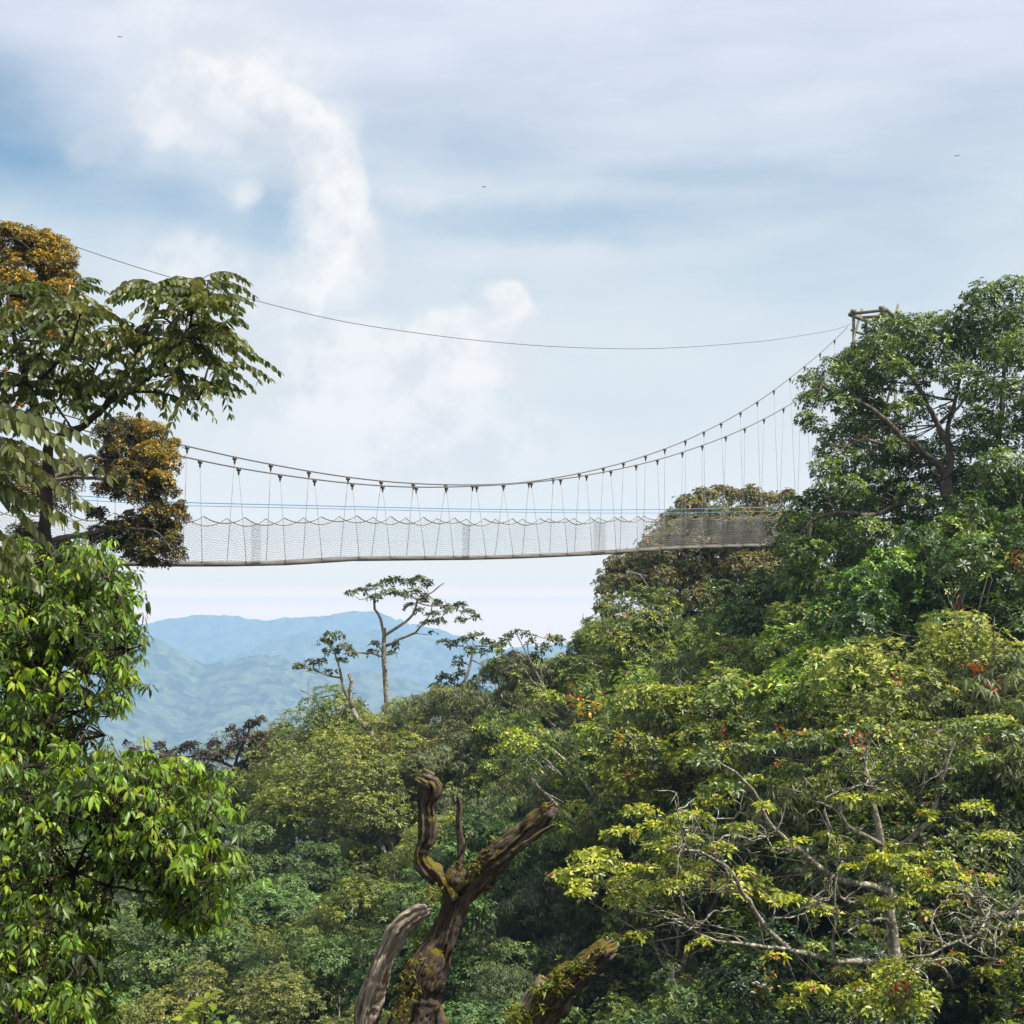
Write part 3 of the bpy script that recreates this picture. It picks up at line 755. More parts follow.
for si, (x, y, px, row) in enumerate(spots):
    zc = canopy_z(px, y); g = ground_z(x, y)
    if row == 90: zc = (612 - float(np.interp(px, [a[0] for a in SKYL], [a[1] for a in SKYL])) - rng.uniform(-2, 6)) * y / F; zc = max(zc, g + 4)
    if row == 92: zc = (612 - TOPS[si]) * y / F
    py = 612 - F * (zc - 2) / y
    sp, tint = species(px, py)
    if row == 92 and TOPS[si] < 606: sp, tint = 'dense', ('plain' if rng.random() < .6 else 'bright')
    if row == 92 and px > 960 and TOPS[si] > 600: sp, tint = 'fine', 'pale'
    cr, tr = PROTO[sp][rng.integers(0, 3)]
    sc_ = rng.uniform(.74, 1.24) if row < 90 else 1.; h = zc - g
    rz = rng.uniform(0, 6.28); s = h / 8. * sc_; s1, s2 = rng.uniform(.95, 1.25, 2)
    tt = [np.array(TINTS[tint]) * np.exp(rng.normal(0, .10)) * np.exp(rng.normal(0, .05, 3)) for _ in range(2)]
    if si in SKIP: continue
    root = empty('forest_tree', (x, y, g)); root.rotation_euler = (((si * 37) % 21 - 10) * .017, ((si * 53) % 21 - 10) * .017, rz)
    root.scale = (s * s1, s * s2, s); root['group'] = 'forest trees growing on the slope'; root['category'] = 'tree'
    for nm, me, t in (('crown', cr, tt[0]), ('trunk', tr, tt[1])):
        o = bpy.data.objects.new(nm, me); C.objects.link(o); o.parent = root; o.color = (*t, 1)
    SLOPE.append(dict(o=root, px=px, py=py, y=y, sp=sp, tint=tint, row=row, si=si))
print('slope trees', len(SLOPE))

# ------------------------------------------------------------------ single trees, built limb by limb
def P_(px, py, Y): return at(px, py, Y)
def limb(b, pts, Y, rpx, sides=8, wob=.012, ext=None, rough=.05, flute=.08, step=.18, grain=False):
    """pts = bearings of a limb; Y = depth or list of depths; rpx = thickness in the same units"""
    Ys = np.broadcast_to(np.asarray(Y, float), (len(pts),)) if np.ndim(Y) == 0 else np.interp(np.linspace(0, 1, len(pts)), np.linspace(0, 1, len(Y)), Y)
    P = [at(p[0], p[1], y) for p, y in zip(pts, Ys)]
    R = np.interp(np.linspace(0, 1, len(pts)), np.linspace(0, 1, len(rpx)), rpx) * Ys / F
    if ext is not None: P = [np.asarray(ext, float)] + P; R = np.r_[R[0] * 1.3, R]
    tube(b, P, R, sides, step, wob, rough, flute=flute, grain=grain)
    return P
def twigs(b, src, dst, r0, r1, sag=0.):
    """thin twigs from the nearest source point to each destination"""
    src = np.asarray(src)
    for d in dst:
        j = int(np.argmin(np.linalg.norm(src - d, axis=1))); s = src[j]
        m = (s + d) / 2 + rng.normal(0, .12, 3) * np.linalg.norm(d - s) + [0, 0, sag]
        tube(b, [s, m, d], [r0, (r0 + r1) / 2, r1], 4)

def blobs_at(L, Y, dj):
    out = []
    for a in L:
        px, py, r = a[:3]; y = a[3] if len(a) > 3 else Y + rng.uniform(-dj, dj)
        out.append((at(px, py, y), r * y / F))
    return out

# --- big dark tree at the right, between us and the tower
FB = G_((875,338,11,58.5),(866,350,11,59),(888,330,10,59),(900,324,10,59.5),(955,470,15,59.5),(968,445,13,59.5),(978,478,16,59.5),(962,492,16,59.5),(975,415,12,60),(968,400,10,60),(950,485,15,60),(985,450,15,60),(935,485,15,60),(1000,500,20,60),(985,515,20,60),(930,530,20,60),(960,540,20,60),(1005,545,22,60),(866,385,16,59),(848,372,15,59),(884,388,13,59.5),(872,412,15,59.5),(855,405,14,59.5),(905,370,14,59.5),(912,400,10,59.5),(915,445,10,59.5),(910,462,12,59.5),(885,465,14,59.5),(870,500,16,59.5),(845,500,16,59),(900,500,16,60),(812,382,13),(832,370,13),(852,360,14),(880,345,15),(905,332,20),(930,330,20),(955,330,22),(978,318,22),(985,297,18),(1012,292,19),(1022,320,22),(1000,330,26),(965,350,26),(935,352,24),(905,358,22),(875,365,20),(850,380,16),(825,395,15),(808,402,12),(806,420,11),(815,427,13),(838,405,15),
 (870,392,13),(900,372,14),(930,380,16),(960,378,20),(990,360,26),(1015,360,28),(985,392,20),(1015,400,26),(838,440,16),(855,432,15),(830,452,14),(825,470,14),(848,462,16),(868,442,14),(882,425,13),(897,412,12),(912,405,11),(872,478,14),(850,490,16),(830,487,14),(818,502,16),(800,510,16),(790,528,18),(812,530,20),(786,548,15),(805,555,22),(835,512,20),(862,505,18),(888,492,16),(905,470,12),(895,448,10),
 (985,425,20),(1010,440,26),(975,450,14),(998,470,24),(980,490,20),(1018,490,26),(915,500,18),(940,510,18),(965,520,20),(995,520,24),(1020,530,24),(840,548,24),(870,538,24),(900,530,22),(930,545,22),(960,555,22),(990,560,22),(1018,570,22),(870,575,22),(905,570,22),(935,585,20),(800,585,20),(830,590,22),(1035,350,30),(1040,420,30),(1040,480,30),(1060,390,30),
 (858,358,15,58.5),(880,358,15,58.5),(905,345,15,58.5),(850,395,13,58),(862,408,13,58.5),(878,408,10,58),(893,430,11,58.5),(850,420,13,58.5),(868,428,13,58),(880,450,12,59),(897,462,13,59),(880,474,13,58),(862,482,13,58.5),(905,487,15,59),(925,474,13,59),(912,388,10,58.5),(862,378,14,59),(890,372,12,59.5),(862,455,12,59.5),(900,442,9,59.5),(840,475,12,58.5),(885,505,16,59.5),(912,520,16,60),(860,520,16,60))
t = empty('forest_tree', (at(975, 700, 57)[0], 57, ground_z(at(975, 700, 57)[0], 57)), 'tall dark evergreen with sky showing between its limbs, hiding the right end of the footbridge', 'tree')
B = blobs_at(FB, 56.5, 2.2)
b = Buf(); bp = t.location
fk = limb(b, [(975, 600), (968, 560), (955, 528), (950, 505), (945, 480)], 57, [8, 7, 6], ext=(bp[0], bp[1], bp[2] - .5))
b.build('trunk', M_bark, t, smooth=True)
LS = [([(945, 480), (950, 462), (948, 445), (938, 425), (928, 405), (918, 385)], [57, 56.5], [4.5, 3, 2]),
      ([(945, 480), (938, 465), (925, 455), (905, 440), (885, 420), (860, 402), (838, 396), (822, 385)], [57, 55.5], [4, 3, 1.6]),
      ([(950, 462), (948, 430), (955, 400), (962, 370), (965, 345)], [57, 57.5], [3, 2, 1.2]),
      ([(925, 455), (912, 440), (905, 455), (885, 445), (862, 440), (845, 448)], [56, 55], [2.5, 2, 1.2]),
      ([(955, 528), (975, 500), (992, 470), (1000, 430), (1003, 390), (1005, 340)], [57, 58], [5, 3, 1.8]),
      ([(950, 505), (925, 500), (900, 505), (870, 515), (840, 512), (812, 520)], [57, 55], [3.5, 2.5, 1.4]),
      ([(918, 385), (905, 372), (890, 358), (875, 352)], [56.5, 56], [2, 1.2]), ([(938, 425), (948, 415), (958, 408), (968, 395)], [57, 57], [2.2, 1.2])]
src = []
for pts, Ys, r in LS:
    b = Buf(); src += limb(b, pts, Ys, r); b.build('limb', M_bark, t, smooth=True)
b = Buf(); twigs(b, src, [c for c, r in B], .035, .012); b.build('twigs', M_bark, t)
b = Buf()
for c, r in B:
    tp2, tn = blob_tips(c, (r * 1.22, r * 1.22, r * .92), int(150 * 2.6 * r * r), shell=.35)
    sh = math.exp(rng.normal(0, .18))
    rosettes(b, tp2, tn, 7, .115, .058, np.array([(.045, .085, .022), (.06, .10, .024), (.038, .068, .02), (.075, .115, .025)]) * sh, .42, [(.17, .22, .025), (.14, .20, .025)], .3, 0.)
keep_rng, rng = rng, np.random.default_rng(606)
for c, r in blobs_at([(922, 418, 10, 58.5), (944, 440, 11, 59), (930, 450, 12, 59), (956, 395, 9, 58.5), (946, 412, 8, 59), (905, 425, 10, 59.5), (870, 327, 8, 58), (882, 322, 8, 58), (925, 400, 8, 59.5), (938, 462, 12, 58), (918, 455, 12, 58), (962, 425, 9, 58.5), (842, 480, 12, 58), (955, 455, 11, 57.5)], 58, 1):
    tp2, tn = blob_tips(c, (r * 1.25, r * 1.25, r * .95), int(140 * 2.6 * r * r), shell=.35)
    rosettes(b, tp2, tn, 7, .115, .058, np.array([(.05, .09, .023), (.06, .10, .024), (.04, .07, .02)]) * math.exp(rng.normal(0, .18)), .42, [(.17, .22, .025)], .3, 0.)
rng = keep_rng
b.build('crown', M_gloss, t)

# --- brown tinged tree behind the bridge
GB = G_((612,580,14),(622,565,15),(640,560,14),(652,545,13),(665,532,14),(680,520,16),(690,505,13),(705,497,11),(720,494,10),(735,499,12),(752,497,12),(768,502,12),(785,498,10),(700,520,18),(720,520,18),(745,520,18),(770,520,18),(660,556,18),(685,548,20),(710,545,20),(740,545,20),(770,545,20),(625,585,14),(645,582,16),(668,580,18),(690,575,20),(715,572,20),(742,570,20),(770,570,20),(605,592,9),(650,600,12),(672,604,14),(700,600,18),(725,598,18),(752,596,18),(780,592,18),(715,620,14),(690,622,14),(795,525,16),(800,550,18),(795,575,18),(740,622,18))
Yg = 88.
gx = at(725, 640, Yg)[0]
t = empty('forest_tree', (gx, Yg, ground_z(gx, Yg)), 'brown tinged small leaved tree standing behind the right half of the footbridge deck', 'tree')
B = blobs_at(GB, Yg, 3.) + blobs_at([(a + 6, b_ + 5, r_) for a, b_, r_ in GB if r_ > 12], Yg + 3, 2.); b = Buf(); bp = t.location
limb(b, [(725, 650), (722, 625), (718, 605)], Yg, [5, 4, 3], ext=(bp[0], bp[1], bp[2] - .5)); b.build('trunk', M_pale, t, smooth=True)
src = []
for pts, Ys, r in [([(718, 605), (700, 590), (680, 580), (655, 578), (630, 572)], [Yg, Yg - 2.5], [2, 1.6, .8]), ([(718, 605), (715, 575), (705, 545), (700, 515)], [Yg, Yg], [2, 1.6, .8]), ([(720, 600), (740, 570), (750, 540), (752, 512)], [Yg, Yg - 2], [2, 1.5, .8]),
                   ([(700, 590), (672, 595), (652, 590), (640, 575)], [Yg - 1.5, Yg - 3], [1.5, 1.1, .7]), ([(740, 570), (765, 555), (780, 530)], [Yg, Yg], [1.6, 1, .8]), ([(745, 600), (757, 585), (765, 565), (762, 550)], [Yg - 3, Yg - 4], [1.3, 1, .6])]:
    b = Buf(); src += limb(b, pts, Ys, r, step=.3); b.build('limb', M_pale, t, smooth=True)
b = Buf(); twigs(b, src, [c for c, r in B], .045, .015); b.build('twigs', M_pale, t)
b = Buf()
for c, r in B:
    tp2, tn = blob_tips(c, (r * 1.25, r * 1.25, r * .9), int(150 * 2.6 * r * r), shell=.2)
    pal = np.array([(.14, .125, .045), (.11, .125, .04), (.08, .11, .035), (.18, .135, .045)]) * math.exp(rng.normal(0, .2))
    rosettes(b, tp2, tn, 7, .15, .07, pal, .35, [(.2, .13, .03), (.17, .15, .03)], .35, 0.)
b.build('crown', M_leaf, t)

# --- golden leaved tree at the left, in front of the bridge
AB = G_((8,231,9),(30,237,8),(50,245,8),(8,240,13),(25,240,12),(42,246,12),(58,252,11),(66,262,9),(15,258,16),(38,262,16),(55,272,14),(70,278,8),(12,285,20),(40,290,18),(62,296,14),(85,318,12),(60,320,18),(30,320,20),(75,345,12),
 (108,432,11),(122,430,13),(138,430,13),(152,434,12),(160,447,12),(166,462,11),(150,455,15),(130,450,16),(112,452,12),(104,468,12),(122,472,16),(142,475,17),(160,480,13),(168,492,8),(150,494,11),(128,492,13),(108,490,10),
 (178,510,8),(165,512,10),(150,515,10),(183,520,5),(172,528,11),(155,532,14),(138,530,12),(122,528,12),(172,543,9),(178,555,6),(158,550,12),(140,548,13),(122,546,12),(165,562,5),(148,563,7),(100,540,10),(95,515,9),(60,480,16),(40,500,20),(20,470,20),(30,540,20),(60,550,16))
Ya = 33.
ax_ = at(-60, 700, Ya)[0]
t = empty('golden_leaved_tree', (ax_, Ya, ground_z(ax_, Ya)), 'golden brown tree with tight small leaves in front of the footbridge left end', 'tree')
B = blobs_at(AB, Ya, .9); b = Buf(); bp = t.location
limb(b, [(-60, 700), (-50, 600), (-40, 500), (-30, 400), (-15, 320), (0, 270)], Ya, [14, 10, 5], ext=(bp[0], bp[1], bp[2] - .5)); b.build('trunk', M_bark, t, smooth=True)
src = []
for pts, Ys, r in [([(-40, 500), (0, 490), (40, 480), (75, 470), (80, 462), (92, 456), (110, 462), (140, 455)], [Ya, Ya], [4, 2.5, 1]), ([(40, 480), (80, 478), (105, 478), (118, 473), (140, 468)], [Ya, Ya - .8], [2.5, 1.6, .8]),
                   ([(-45, 560), (20, 545), (80, 535), (115, 527), (135, 521), (150, 515), (160, 506)], [Ya, Ya - .7], [4, 2.2, .8]), ([(115, 527), (145, 530), (158, 532), (168, 545)], [Ya - .7, Ya - .9], [1.6, 1.2, .7]), ([(-30, 400), (0, 340), (30, 300), (50, 270)], [Ya, Ya], [4, 2, 1])]:
    b = Buf(); src += limb(b, pts, Ys, r, step=.12); b.build('limb', M_bark, t, smooth=True)
b = Buf(); twigs(b, src, [c for c, r in B], .02, .007); b.build('twigs', M_bark, t)
B = B + [(c + unit(rng.normal(size=3)) * r * rng.uniform(.9, 1.35), r * rng.uniform(.22, .5)) for c, r in B for _ in range(3)]
b = Buf()
for c, r in B:
    px, py = proj(c)
    tp2, tn = blob_tips(c, np.array([r * 1.3, r * 1.3, r]) * rng.uniform(.6, 1.35), int(2100 * 2.6 * r * r), shell=.25)
    lit_gold = .62 if (py < 300 or (px > 135 and py < 490)) else .15  # more gold at top and right: the sunlit side put into leaf colour
    rosettes(b, tp2, tn, 6, .050, .026, np.array([(.075, .065, .02), (.06, .06, .02), (.05, .04, .02)]) * math.exp(rng.normal(0, .25)), lit_gold, [(.34, .20, .015), (.42, .26, .02), (.22, .17, .02)], .55, 0., var=.25)
b.build('crown', M_leaf, t)

# --- pinnate leaved tree, upper left
def compound(bl, bs, p, d, length, npair, ll, lw, pal, droop=.55, hang=.5):
    """one feather leaf: arching stalk with paired hanging leaflets"""
    d = unit(d); side = unit(np.cross(d, [0, 0, 1.])); n = 12
    t = np.linspace(0, 1, n)
    P = p + d * length * t[:, None] + np.array([0, 0, -1.]) * (length * droop * t ** 2)[:, None]
    tube(bs, P, np.linspace(.0042, .0018, n), 4, cap=False)
    ts = np.linspace(.22, .98, npair); q = np.stack([np.interp(ts, t, P[:, k]) for k in range(3)], 1)
    T = unit(np.gradient(q, axis=0)); base = np.array(pal[rng.integers(0, len(pal))])
    for s in (-1, 1):
        D = T * .45 + side * s * rng.uniform(.45, .8, (npair, 1)) + np.array([0, 0, -hang]) + rng.normal(0, .14, (npair, 3))
        N = np.cross(T, side) * .5 + np.array([0, 0, .6]) + side * s * .5 + rng.normal(0, .25, (npair, 3))
        N = np.where(N[:, 2:3] < 0, -N, N)
        sz = ll * np.interp(ts, [0, .4, 1], [.75, 1.05, .7]) * rng.uniform(.85, 1.15, npair)
        leaves(bl, q, D, N, sz, sz * lw / ll, base * np.exp(rng.normal(0, .16, (npair, 1))), True, .15, .12)
    leaves(bl, q[-1:], T[-1:], np.array([[0, 0, 1.]]), ll * .8, lw * .8, base[None], True, .1)
def whorl(bl, bs, c, n, length, ll, lw, pal, npair=9, updir=(0, 0, 1), tilt=.35, only=None, droop=.55):
    ph = rng.uniform(0, 6.28)
    for k in range(n):
        a = ph + k * 2.4; e = tilt + rng.normal(0, .3)
        d = np.array([math.cos(a) * math.cos(e), math.sin(a) * math.cos(e), math.sin(e)]) + np.array(updir) * .15
        compound(bl, bs, c + d * .03, d, length * rng.uniform(.7, 1.15), npair, ll, lw, pal, droop * rng.uniform(.7, 1.3))
Yb = 13.5
PB = [(.085, .115, .03), (.11, .135, .035), (.07, .095, .028), (.15, .16, .04)]
bx = at(20, 1000, Yb)[0]
t = empty('feather_leaved_tree', (bx, Yb, ground_z(bx, Yb)), 'dark tree with long feather shaped leaves reaching over the sky at upper left', 'tree')
bp = t.location; b = Buf()
limb(b, [(38, 900), (40, 800), (42, 700), (46, 600), (46, 520), (48, 470), (50, 441)], [Yb + .6, Yb], [9, 7, 5], ext=(bp[0], bp[1], bp[2] - .3), step=.1); b.build('trunk', M_dark, t, smooth=True)
src = []
BL = [([(50, 441), (65, 434), (85, 424), (105, 405), (125, 375), (140, 345), (152, 318), (160, 300)], [Yb, Yb - .2], [4.2, 3.2, 1.6]),
      ([(50, 441), (38, 415), (28, 390), (20, 360), (12, 325), (8, 295)], [Yb, Yb], [4, 3, 1.6]),
      ([(105, 405), (130, 392), (155, 372), (178, 350), (190, 325), (196, 300)], [Yb - .1, Yb - .5], [2.2, 1.6, 1]),
      ([(130, 392), (155, 392), (180, 398), (198, 400)], [Yb - .2, Yb - .6], [1.6, 1.2, .8]),
      ([(28, 390), (50, 370), (70, 345), (80, 315)], [Yb, Yb - .5], [2.2, 1.6, 1]), ([(85, 424), (88, 395), (95, 370), (108, 345)], [Yb, Yb + .5], [2, 1.4, .9]),
      ([(20, 360), (-5, 350), (-30, 330)], [Yb, Yb], [2.4, 1.4]), ([(38, 415), (10, 420), (-20, 410)], [Yb, Yb - .5], [2.4, 1.2])]
for pts, Ys, r in BL:
    b = Buf(); src += limb(b, pts, Ys, r, step=.06, wob=.004); b.build('limb', M_dark, t, smooth=True)
W = G_((160,300,13.3,9),(196,300,13.0,9),(186,318,12.8,8),(135,345,13.4,8),(172,345,13.2,8),(198,345,12.9,8),(108,345,14,8),(80,315,13.1,9),(60,335,13.6,8),(35,315,13.3,8),(8,295,13.5,9),(-15,320,13.4,8),(20,340,13,8),(50,365,13.2,8),(78,355,13.8,7),(95,385,13.6,7),(15,385,13.3,8),(-15,380,13.4,8),(40,395,13.6,6),(70,398,13.9,5),(198,392,12.9,6),(160,380,13.1,7),(178,372,13.3,7),(130,392,13.7,5),(60,410,13.1,4),(25,300,13.6,5),(60,300,13.9,5),(95,330,13.9,4),(0,350,13.8,8),(60,385,14,6),(145,360,14.2,3),(175,325,13.6,4),(196,284,13.2,7),(206,302,13.0,6),(163,290,13.4,6),(214,335,13.0,5),(208,368,12.9,6),(210,345,13.3,5))
bl, bs = Buf(), Buf(); cs = []
for px, py, y, n in W:
    c = at(px, py, y); cs.append(c)
    whorl(bl, bs, c, n + 1,   .50, .088, .045, PB, 9, droop=.6)
twigs(bs, src, cs, .012, .007)
bs.build('twigs', M_dark, t); bl.build('crown', M_comp, t)
b = Buf()
for px, py in ((16, 305), (70, 285), (78, 312), (52, 335), (5, 372), (20, 408), (108, 345)):
    c = at(px, py, 13.0); tube(b, [c - [0, 0, .06], c], [.004, .003], 4)
    D = unit(rng.normal(size=(26, 3)) + [0, 0, .9]); leaves(b, c + D * .01, D, rng.normal(size=(26, 3)), .045 * rng.uniform(.5, 1.4, 26), .013, np.tile((.34, .16, .03), (26, 1)) * np.exp(rng.normal(0, .3, (26, 1))), True, .3)
b.build('young_leaves', M_near, t)['label'] = 'tufts of orange young leaves'

# --- second feather leaved tree, nearer, entering from the left edge
Yn = 9.5
bx = at(-90, 900, Yn)[0]
t = empty('feather_leaved_tree', (bx, Yn, ground_z(bx, Yn)), 'pale feather shaped leaves hanging in from the left edge below the big dark branch', 'tree')
bp = t.location; b = Buf()
limb(b, [(-90, 900), (-85, 700), (-70, 560), (-55, 470), (-40, 400)], Yn, [10, 8, 5], ext=(bp[0], bp[1], bp[2] - .3), step=.1); b.build('trunk', M_dark, t, smooth=True)
bl, bs = Buf(), Buf()
PN = [(.12, .145, .05), (.15, .17, .065), (.10, .12, .038)]
for (x0, y0, x1, y1, ln, dr) in [(-40, 400, 95, 440, .75, .50), (-35, 395, 120, 480, .85, .45), (-45, 430, 80, 500, .75, .55), (-50, 450, 60, 550, .65, .6), (-40, 420, 40, 440, .6, .7), (-50, 470, 60, 520, .7, .6), (-55, 500, 40, 560, .6, .6), (-45, 410, 110, 520, .8, .4), (-50, 480, 20, 480, .5, .8), (-55, 520, 60, 590, .6, .5), (-60, 540, 30, 580, .55, .6), (-50, 440, 20, 500, .5, .7)]:
    a = at(x0, y0, Yn); e = at(x1, y1, Yn + rng.uniform(-.35, .35)); dr *= .45
    d = e - a + np.array([0, 0, ln * dr]); compound(bl, bs, a, d, ln, 12, .105, .05, PN, dr, hang=.7)
    compound(bl, bs, a + rng.normal(0, .1, 3), d + rng.normal(0, .18, 3), ln * .8, 10, .10, .048, PN, dr * 1.4, hang=.7)
bs.build('stalks', M_dark, t); bl.build('crown', M_comp, t)

# --- near trees with hanging pointed leaves, left side
def near_tree(name, label, basepx, Yt, limbs, ells, ntips, L_, W_, pal, ycol, young, gap=0.25, trunk=None, trng=3):
    global rng
    rng = np.random.default_rng(trng)
    bx = at(basepx[0], basepx[1], Yt)[0]
    t = empty(name, (bx, Yt, ground_z(bx, Yt)), label, 'tree'); bp = t.location
    b = Buf(); limb(b, trunk, Yt, [9, 6, 3.5], ext=(bp[0], bp[1], bp[2] - .3), step=.1); b.build('trunk', M_dark, t, smooth=True)
    src = []
    for pts, Ys, r in limbs:
        b = Buf(); src += limb(b, pts, Ys, r, step=.07, wob=.006); b.build('limb', M_dark, t, smooth=True)
    b = Buf(); bt = Buf(); area = sum(e[2] * e[3] for e in ells); mids = []
    for (cx, cy, rx, ry, y) in ells:
        n = int(ntips * rx * ry / area)
        k = max(4, n // 2)        # sprays of shoots
        for _ in range(k):
            a = rng.uniform(0, 6.28); q = math.sqrt(rng.random())
            c = at(cx + rx * q * math.cos(a), cy + ry * q * math.sin(a), y + rng.normal(0, .45)); mids.append(c)
            tp2 = c + rng.normal(0, 1, (5, 3)) * [.085, .11, .065]
            N = unit(rng.normal(0, .45, (5, 3)) + [0, 0, .8] + unit(tp2 - c) * .5)
            rosettes(b, tp2, N, 8, L_, W_, np.array(pal) * math.exp(rng.normal(-.12, .3)), young * rng.choice([.1, .3, 1., 2.3]), ycol, .1, .8, near=True, var=.25, droop=.3, lvar=.42)
            for q in tp2: tube(bt, [c - [0, 0, .12], q], [.004, .0025], 4, cap=False)
    src = np.array(src)
    # densify source points along limbs
    for c in mids:
        j = int(np.argmin(np.linalg.norm(src - c, axis=1))); s = src[j]
        m = (s + c) / 2 + rng.normal(0, .07, 3); tube(bt, [s, m, c - [0, 0, .12]], [.009, .006, .004], 4)
    bt.build('twigs', M_dark, t); b.build('crown', M_near, t)
    return t
PG = [(.075, .135, .02), (.09, .15, .022), (.055, .10, .018), (.11, .16, .024)]
YG = [(.20, .32, .02), (.27, .34, .02), (.15, .27, .02)]
near_tree('leafy_tree', 'bright green tree with hanging pointed leaves between the left edge and the pale hills', (30, 900), 12.5,
  [([(15, 760), (30, 720), (55, 675), (75, 640), (95, 610), (115, 590)], [12.6, 12.2], [3, 2.2, 1]), ([(20, 730), (18, 660), (25, 600), (45, 560)], [12.6, 12.7], [3, 2, 1]), ([(55, 675), (85, 672), (112, 662), (128, 650)], [12.4, 12.1], [1.6, .8]),
   ([(15, 750), (45, 725), (75, 712), (100, 700)], [12.5, 12.2], [1.8, 1]), ([(70, 712), (90, 722), (105, 735)], [12.3, 12.2], [1, .6]), ([(20, 690), (-5, 640), (-10, 590)], [12.6, 12.6], [2, 1])],
  [(95, 566, 20, 16, 12.4), (75, 575, 30, 24, 12.6), (108, 588, 14, 24, 12.3), (115, 625, 12, 26, 12.3), (115, 668, 11, 22, 12.3), (108, 698, 14, 10, 12.3), (70, 652, 24, 14, 12.8), (50, 680, 22, 14, 12.7), (80, 612, 22, 14, 12.6), (50, 600, 30, 28, 12.8), (20, 580, 30, 35, 12.9), (0, 640, 30, 50, 12.7), (30, 700, 28, 28, 12.4), (5, 745, 30, 25, 12.2), (50, 745, 26, 18, 12.2)],
  860, .054, .0225, PG, YG, .45, trunk=[(10, 980), (12, 900), (15, 820), (15, 760), (20, 720)], trng=31)
near_tree('leafy_tree', 'broad bright green tree with shiny hanging leaves filling the bottom left corner', (-40, 1000), 11.,
  [([(-20, 910), (20, 900), (50, 885), (75, 872), (110, 872), (150, 882), (175, 885)], [11, 10.8], [4, 2.4, 1]), ([(-20, 905), (10, 860), (40, 820), (70, 800), (110, 785), (150, 775)], [11, 11.2], [3.5, 2, 1]), ([(75, 872), (110, 885), (150, 892), (190, 890), (215, 880)], [10.8, 10.8], [1.8, 1.2, .8]),
   ([(-20, 930), (10, 950), (50, 945), (85, 955)], [11, 10.6], [3, 2, 1]), ([(75, 872), (100, 850), (130, 830), (170, 820), (200, 815)], [10.9, 11], [1.6, 1]), ([(-25, 950), (0, 990), (40, 1000)], [11, 10.5], [3, 1.2]), ([(10, 860), (0, 810), (10, 770)], [11, 11.2], [2, 1])],
  [(150, 772, 40, 14, 11), (190, 785, 24, 16, 11), (120, 790, 40, 20, 11.1), (60, 785, 45, 22, 11.2), (10, 790, 35, 28, 11.2), (170, 812, 38, 18, 11), (195, 850, 28, 18, 10.9), (180, 845, 30, 20, 11), (203, 885, 20, 22, 10.9), (190, 905, 24, 16, 10.8), (140, 840, 40, 26, 11), (15, 850, 40, 25, 11), (60, 905, 40, 14, 10.9), (60, 950, 40, 16, 10.6), (10, 940, 34, 30, 10.6), (35, 990, 45, 22, 10.5), (75, 1005, 25, 20, 10.5), (0, 1010, 40, 20, 10.5), (222, 875, 8, 12, 10.9)],
  1500, .048, .0205, PG, YG, .42, trunk=[(-30, 1060), (-25, 980), (-20, 930), (-20, 905)], trng=32)
rng = np.random.default_rng(5)
# small sprig at the bottom edge
sx, sy = at(205, 1100, 9.)[0], 9.
t = empty('young_shrub', (sx, sy, ground_z(sx, sy)), 'small bright yellow green shoot at the bottom edge, left of the forked dead trunk', 'shrub')
b = Buf(); c = at(205, 1012, 9.); tube(b, [t.location[:], at(203, 1100, 9.), c], [.02, .012, .005], 6, .1); 
cs = [at(x, y, 9.) for x, y in ((205, 1003), (198, 1012), (212, 1016), (190, 1022), (225, 1026), (205, 1025), (178, 1032), (235, 1036))]
twigs(b, [at(203, 1060, 9.)], cs, .006, .003); b.build('stem', M_dark, t)
b = Buf()
for c in cs: rosettes(b, c[None] , np.array([[0, -.2, 1.]]), 6, .075, .038, [(.16, .25, .02), (.24, .28, .02)], 0, None, .5, .1, near=True)
b.build('leaf_cluster', M_near, t)

# ------------------------------------------------------------------ dead mossy trunk
def wood(b, pts, Y, rpx, sides=40, **k):
    return limb(b, pts, Y, np.array(rpx) * .88, sides=int(sides * 1.8), wob=.0012, rough=.05, flute=.14, step=.022, grain=True, **k)
def jag(b, c, d, r, n, ln):
    """splinters standing on a broken end"""
    d = unit(d)
    for _ in range(n):
        o = rng.normal(0, .45, 3); o -= d * (o @ d); o *= r * min(1, .72 / max(np.linalg.norm(o), .01))
        q = c + o - d * r * .4; e = q + d * ln * rng.uniform(.4, 1.2) + rng.normal(0, .1, 3) * r
        tube(b, [q, (q + e) / 2, e], [r * .28, r * .2, r * .04], 7, r * .2, rough=.12)
Yd = 14.5
dx = at(405, 1100, Yd)[0]
t = empty('dead_tree', (dx, Yd, ground_z(dx, Yd)), 'dead mossy brown tree trunk with three broken limbs and a pale stub, bottom centre', 'dead tree'); bp = t.location
b = Buf(); wood(b, [(398, 1120), (402, 1060), (410, 1024), (420, 990), (428, 968), (441, 945), (450, 920), (455, 900), (459, 882), (462, 872)], Yd, [30, 27, 22, 19, 17.5, 20, 15], ext=(bp[0], bp[1], bp[2] - .2))
wood(b, [(440, 1100), (436, 1040), (430, 1000), (436, 970)], Yd + .05, [12, 12, 10], sides=24)
wood(b, [(446, 960), (454, 930), (464, 905), (470, 888)], Yd - .1, [5, 6, 6], sides=20)
wood(b, [(455, 900), (446, 888), (438, 874), (431, 868)], Yd - .14, [5, 5, 3], sides=20)
b.build('trunk', M_dead, t, smooth=True)
b = Buf(); q = wood(b, [(456, 896), (447, 886), (436, 876), (424, 864), (421, 853), (426, 840), (428, 822), (426, 806), (428, 795), (432, 786), (424, 779)], [Yd, Yd - .1], [12, 10, 10.5, 9.5, 9, 10.5, 10, 13, 8])
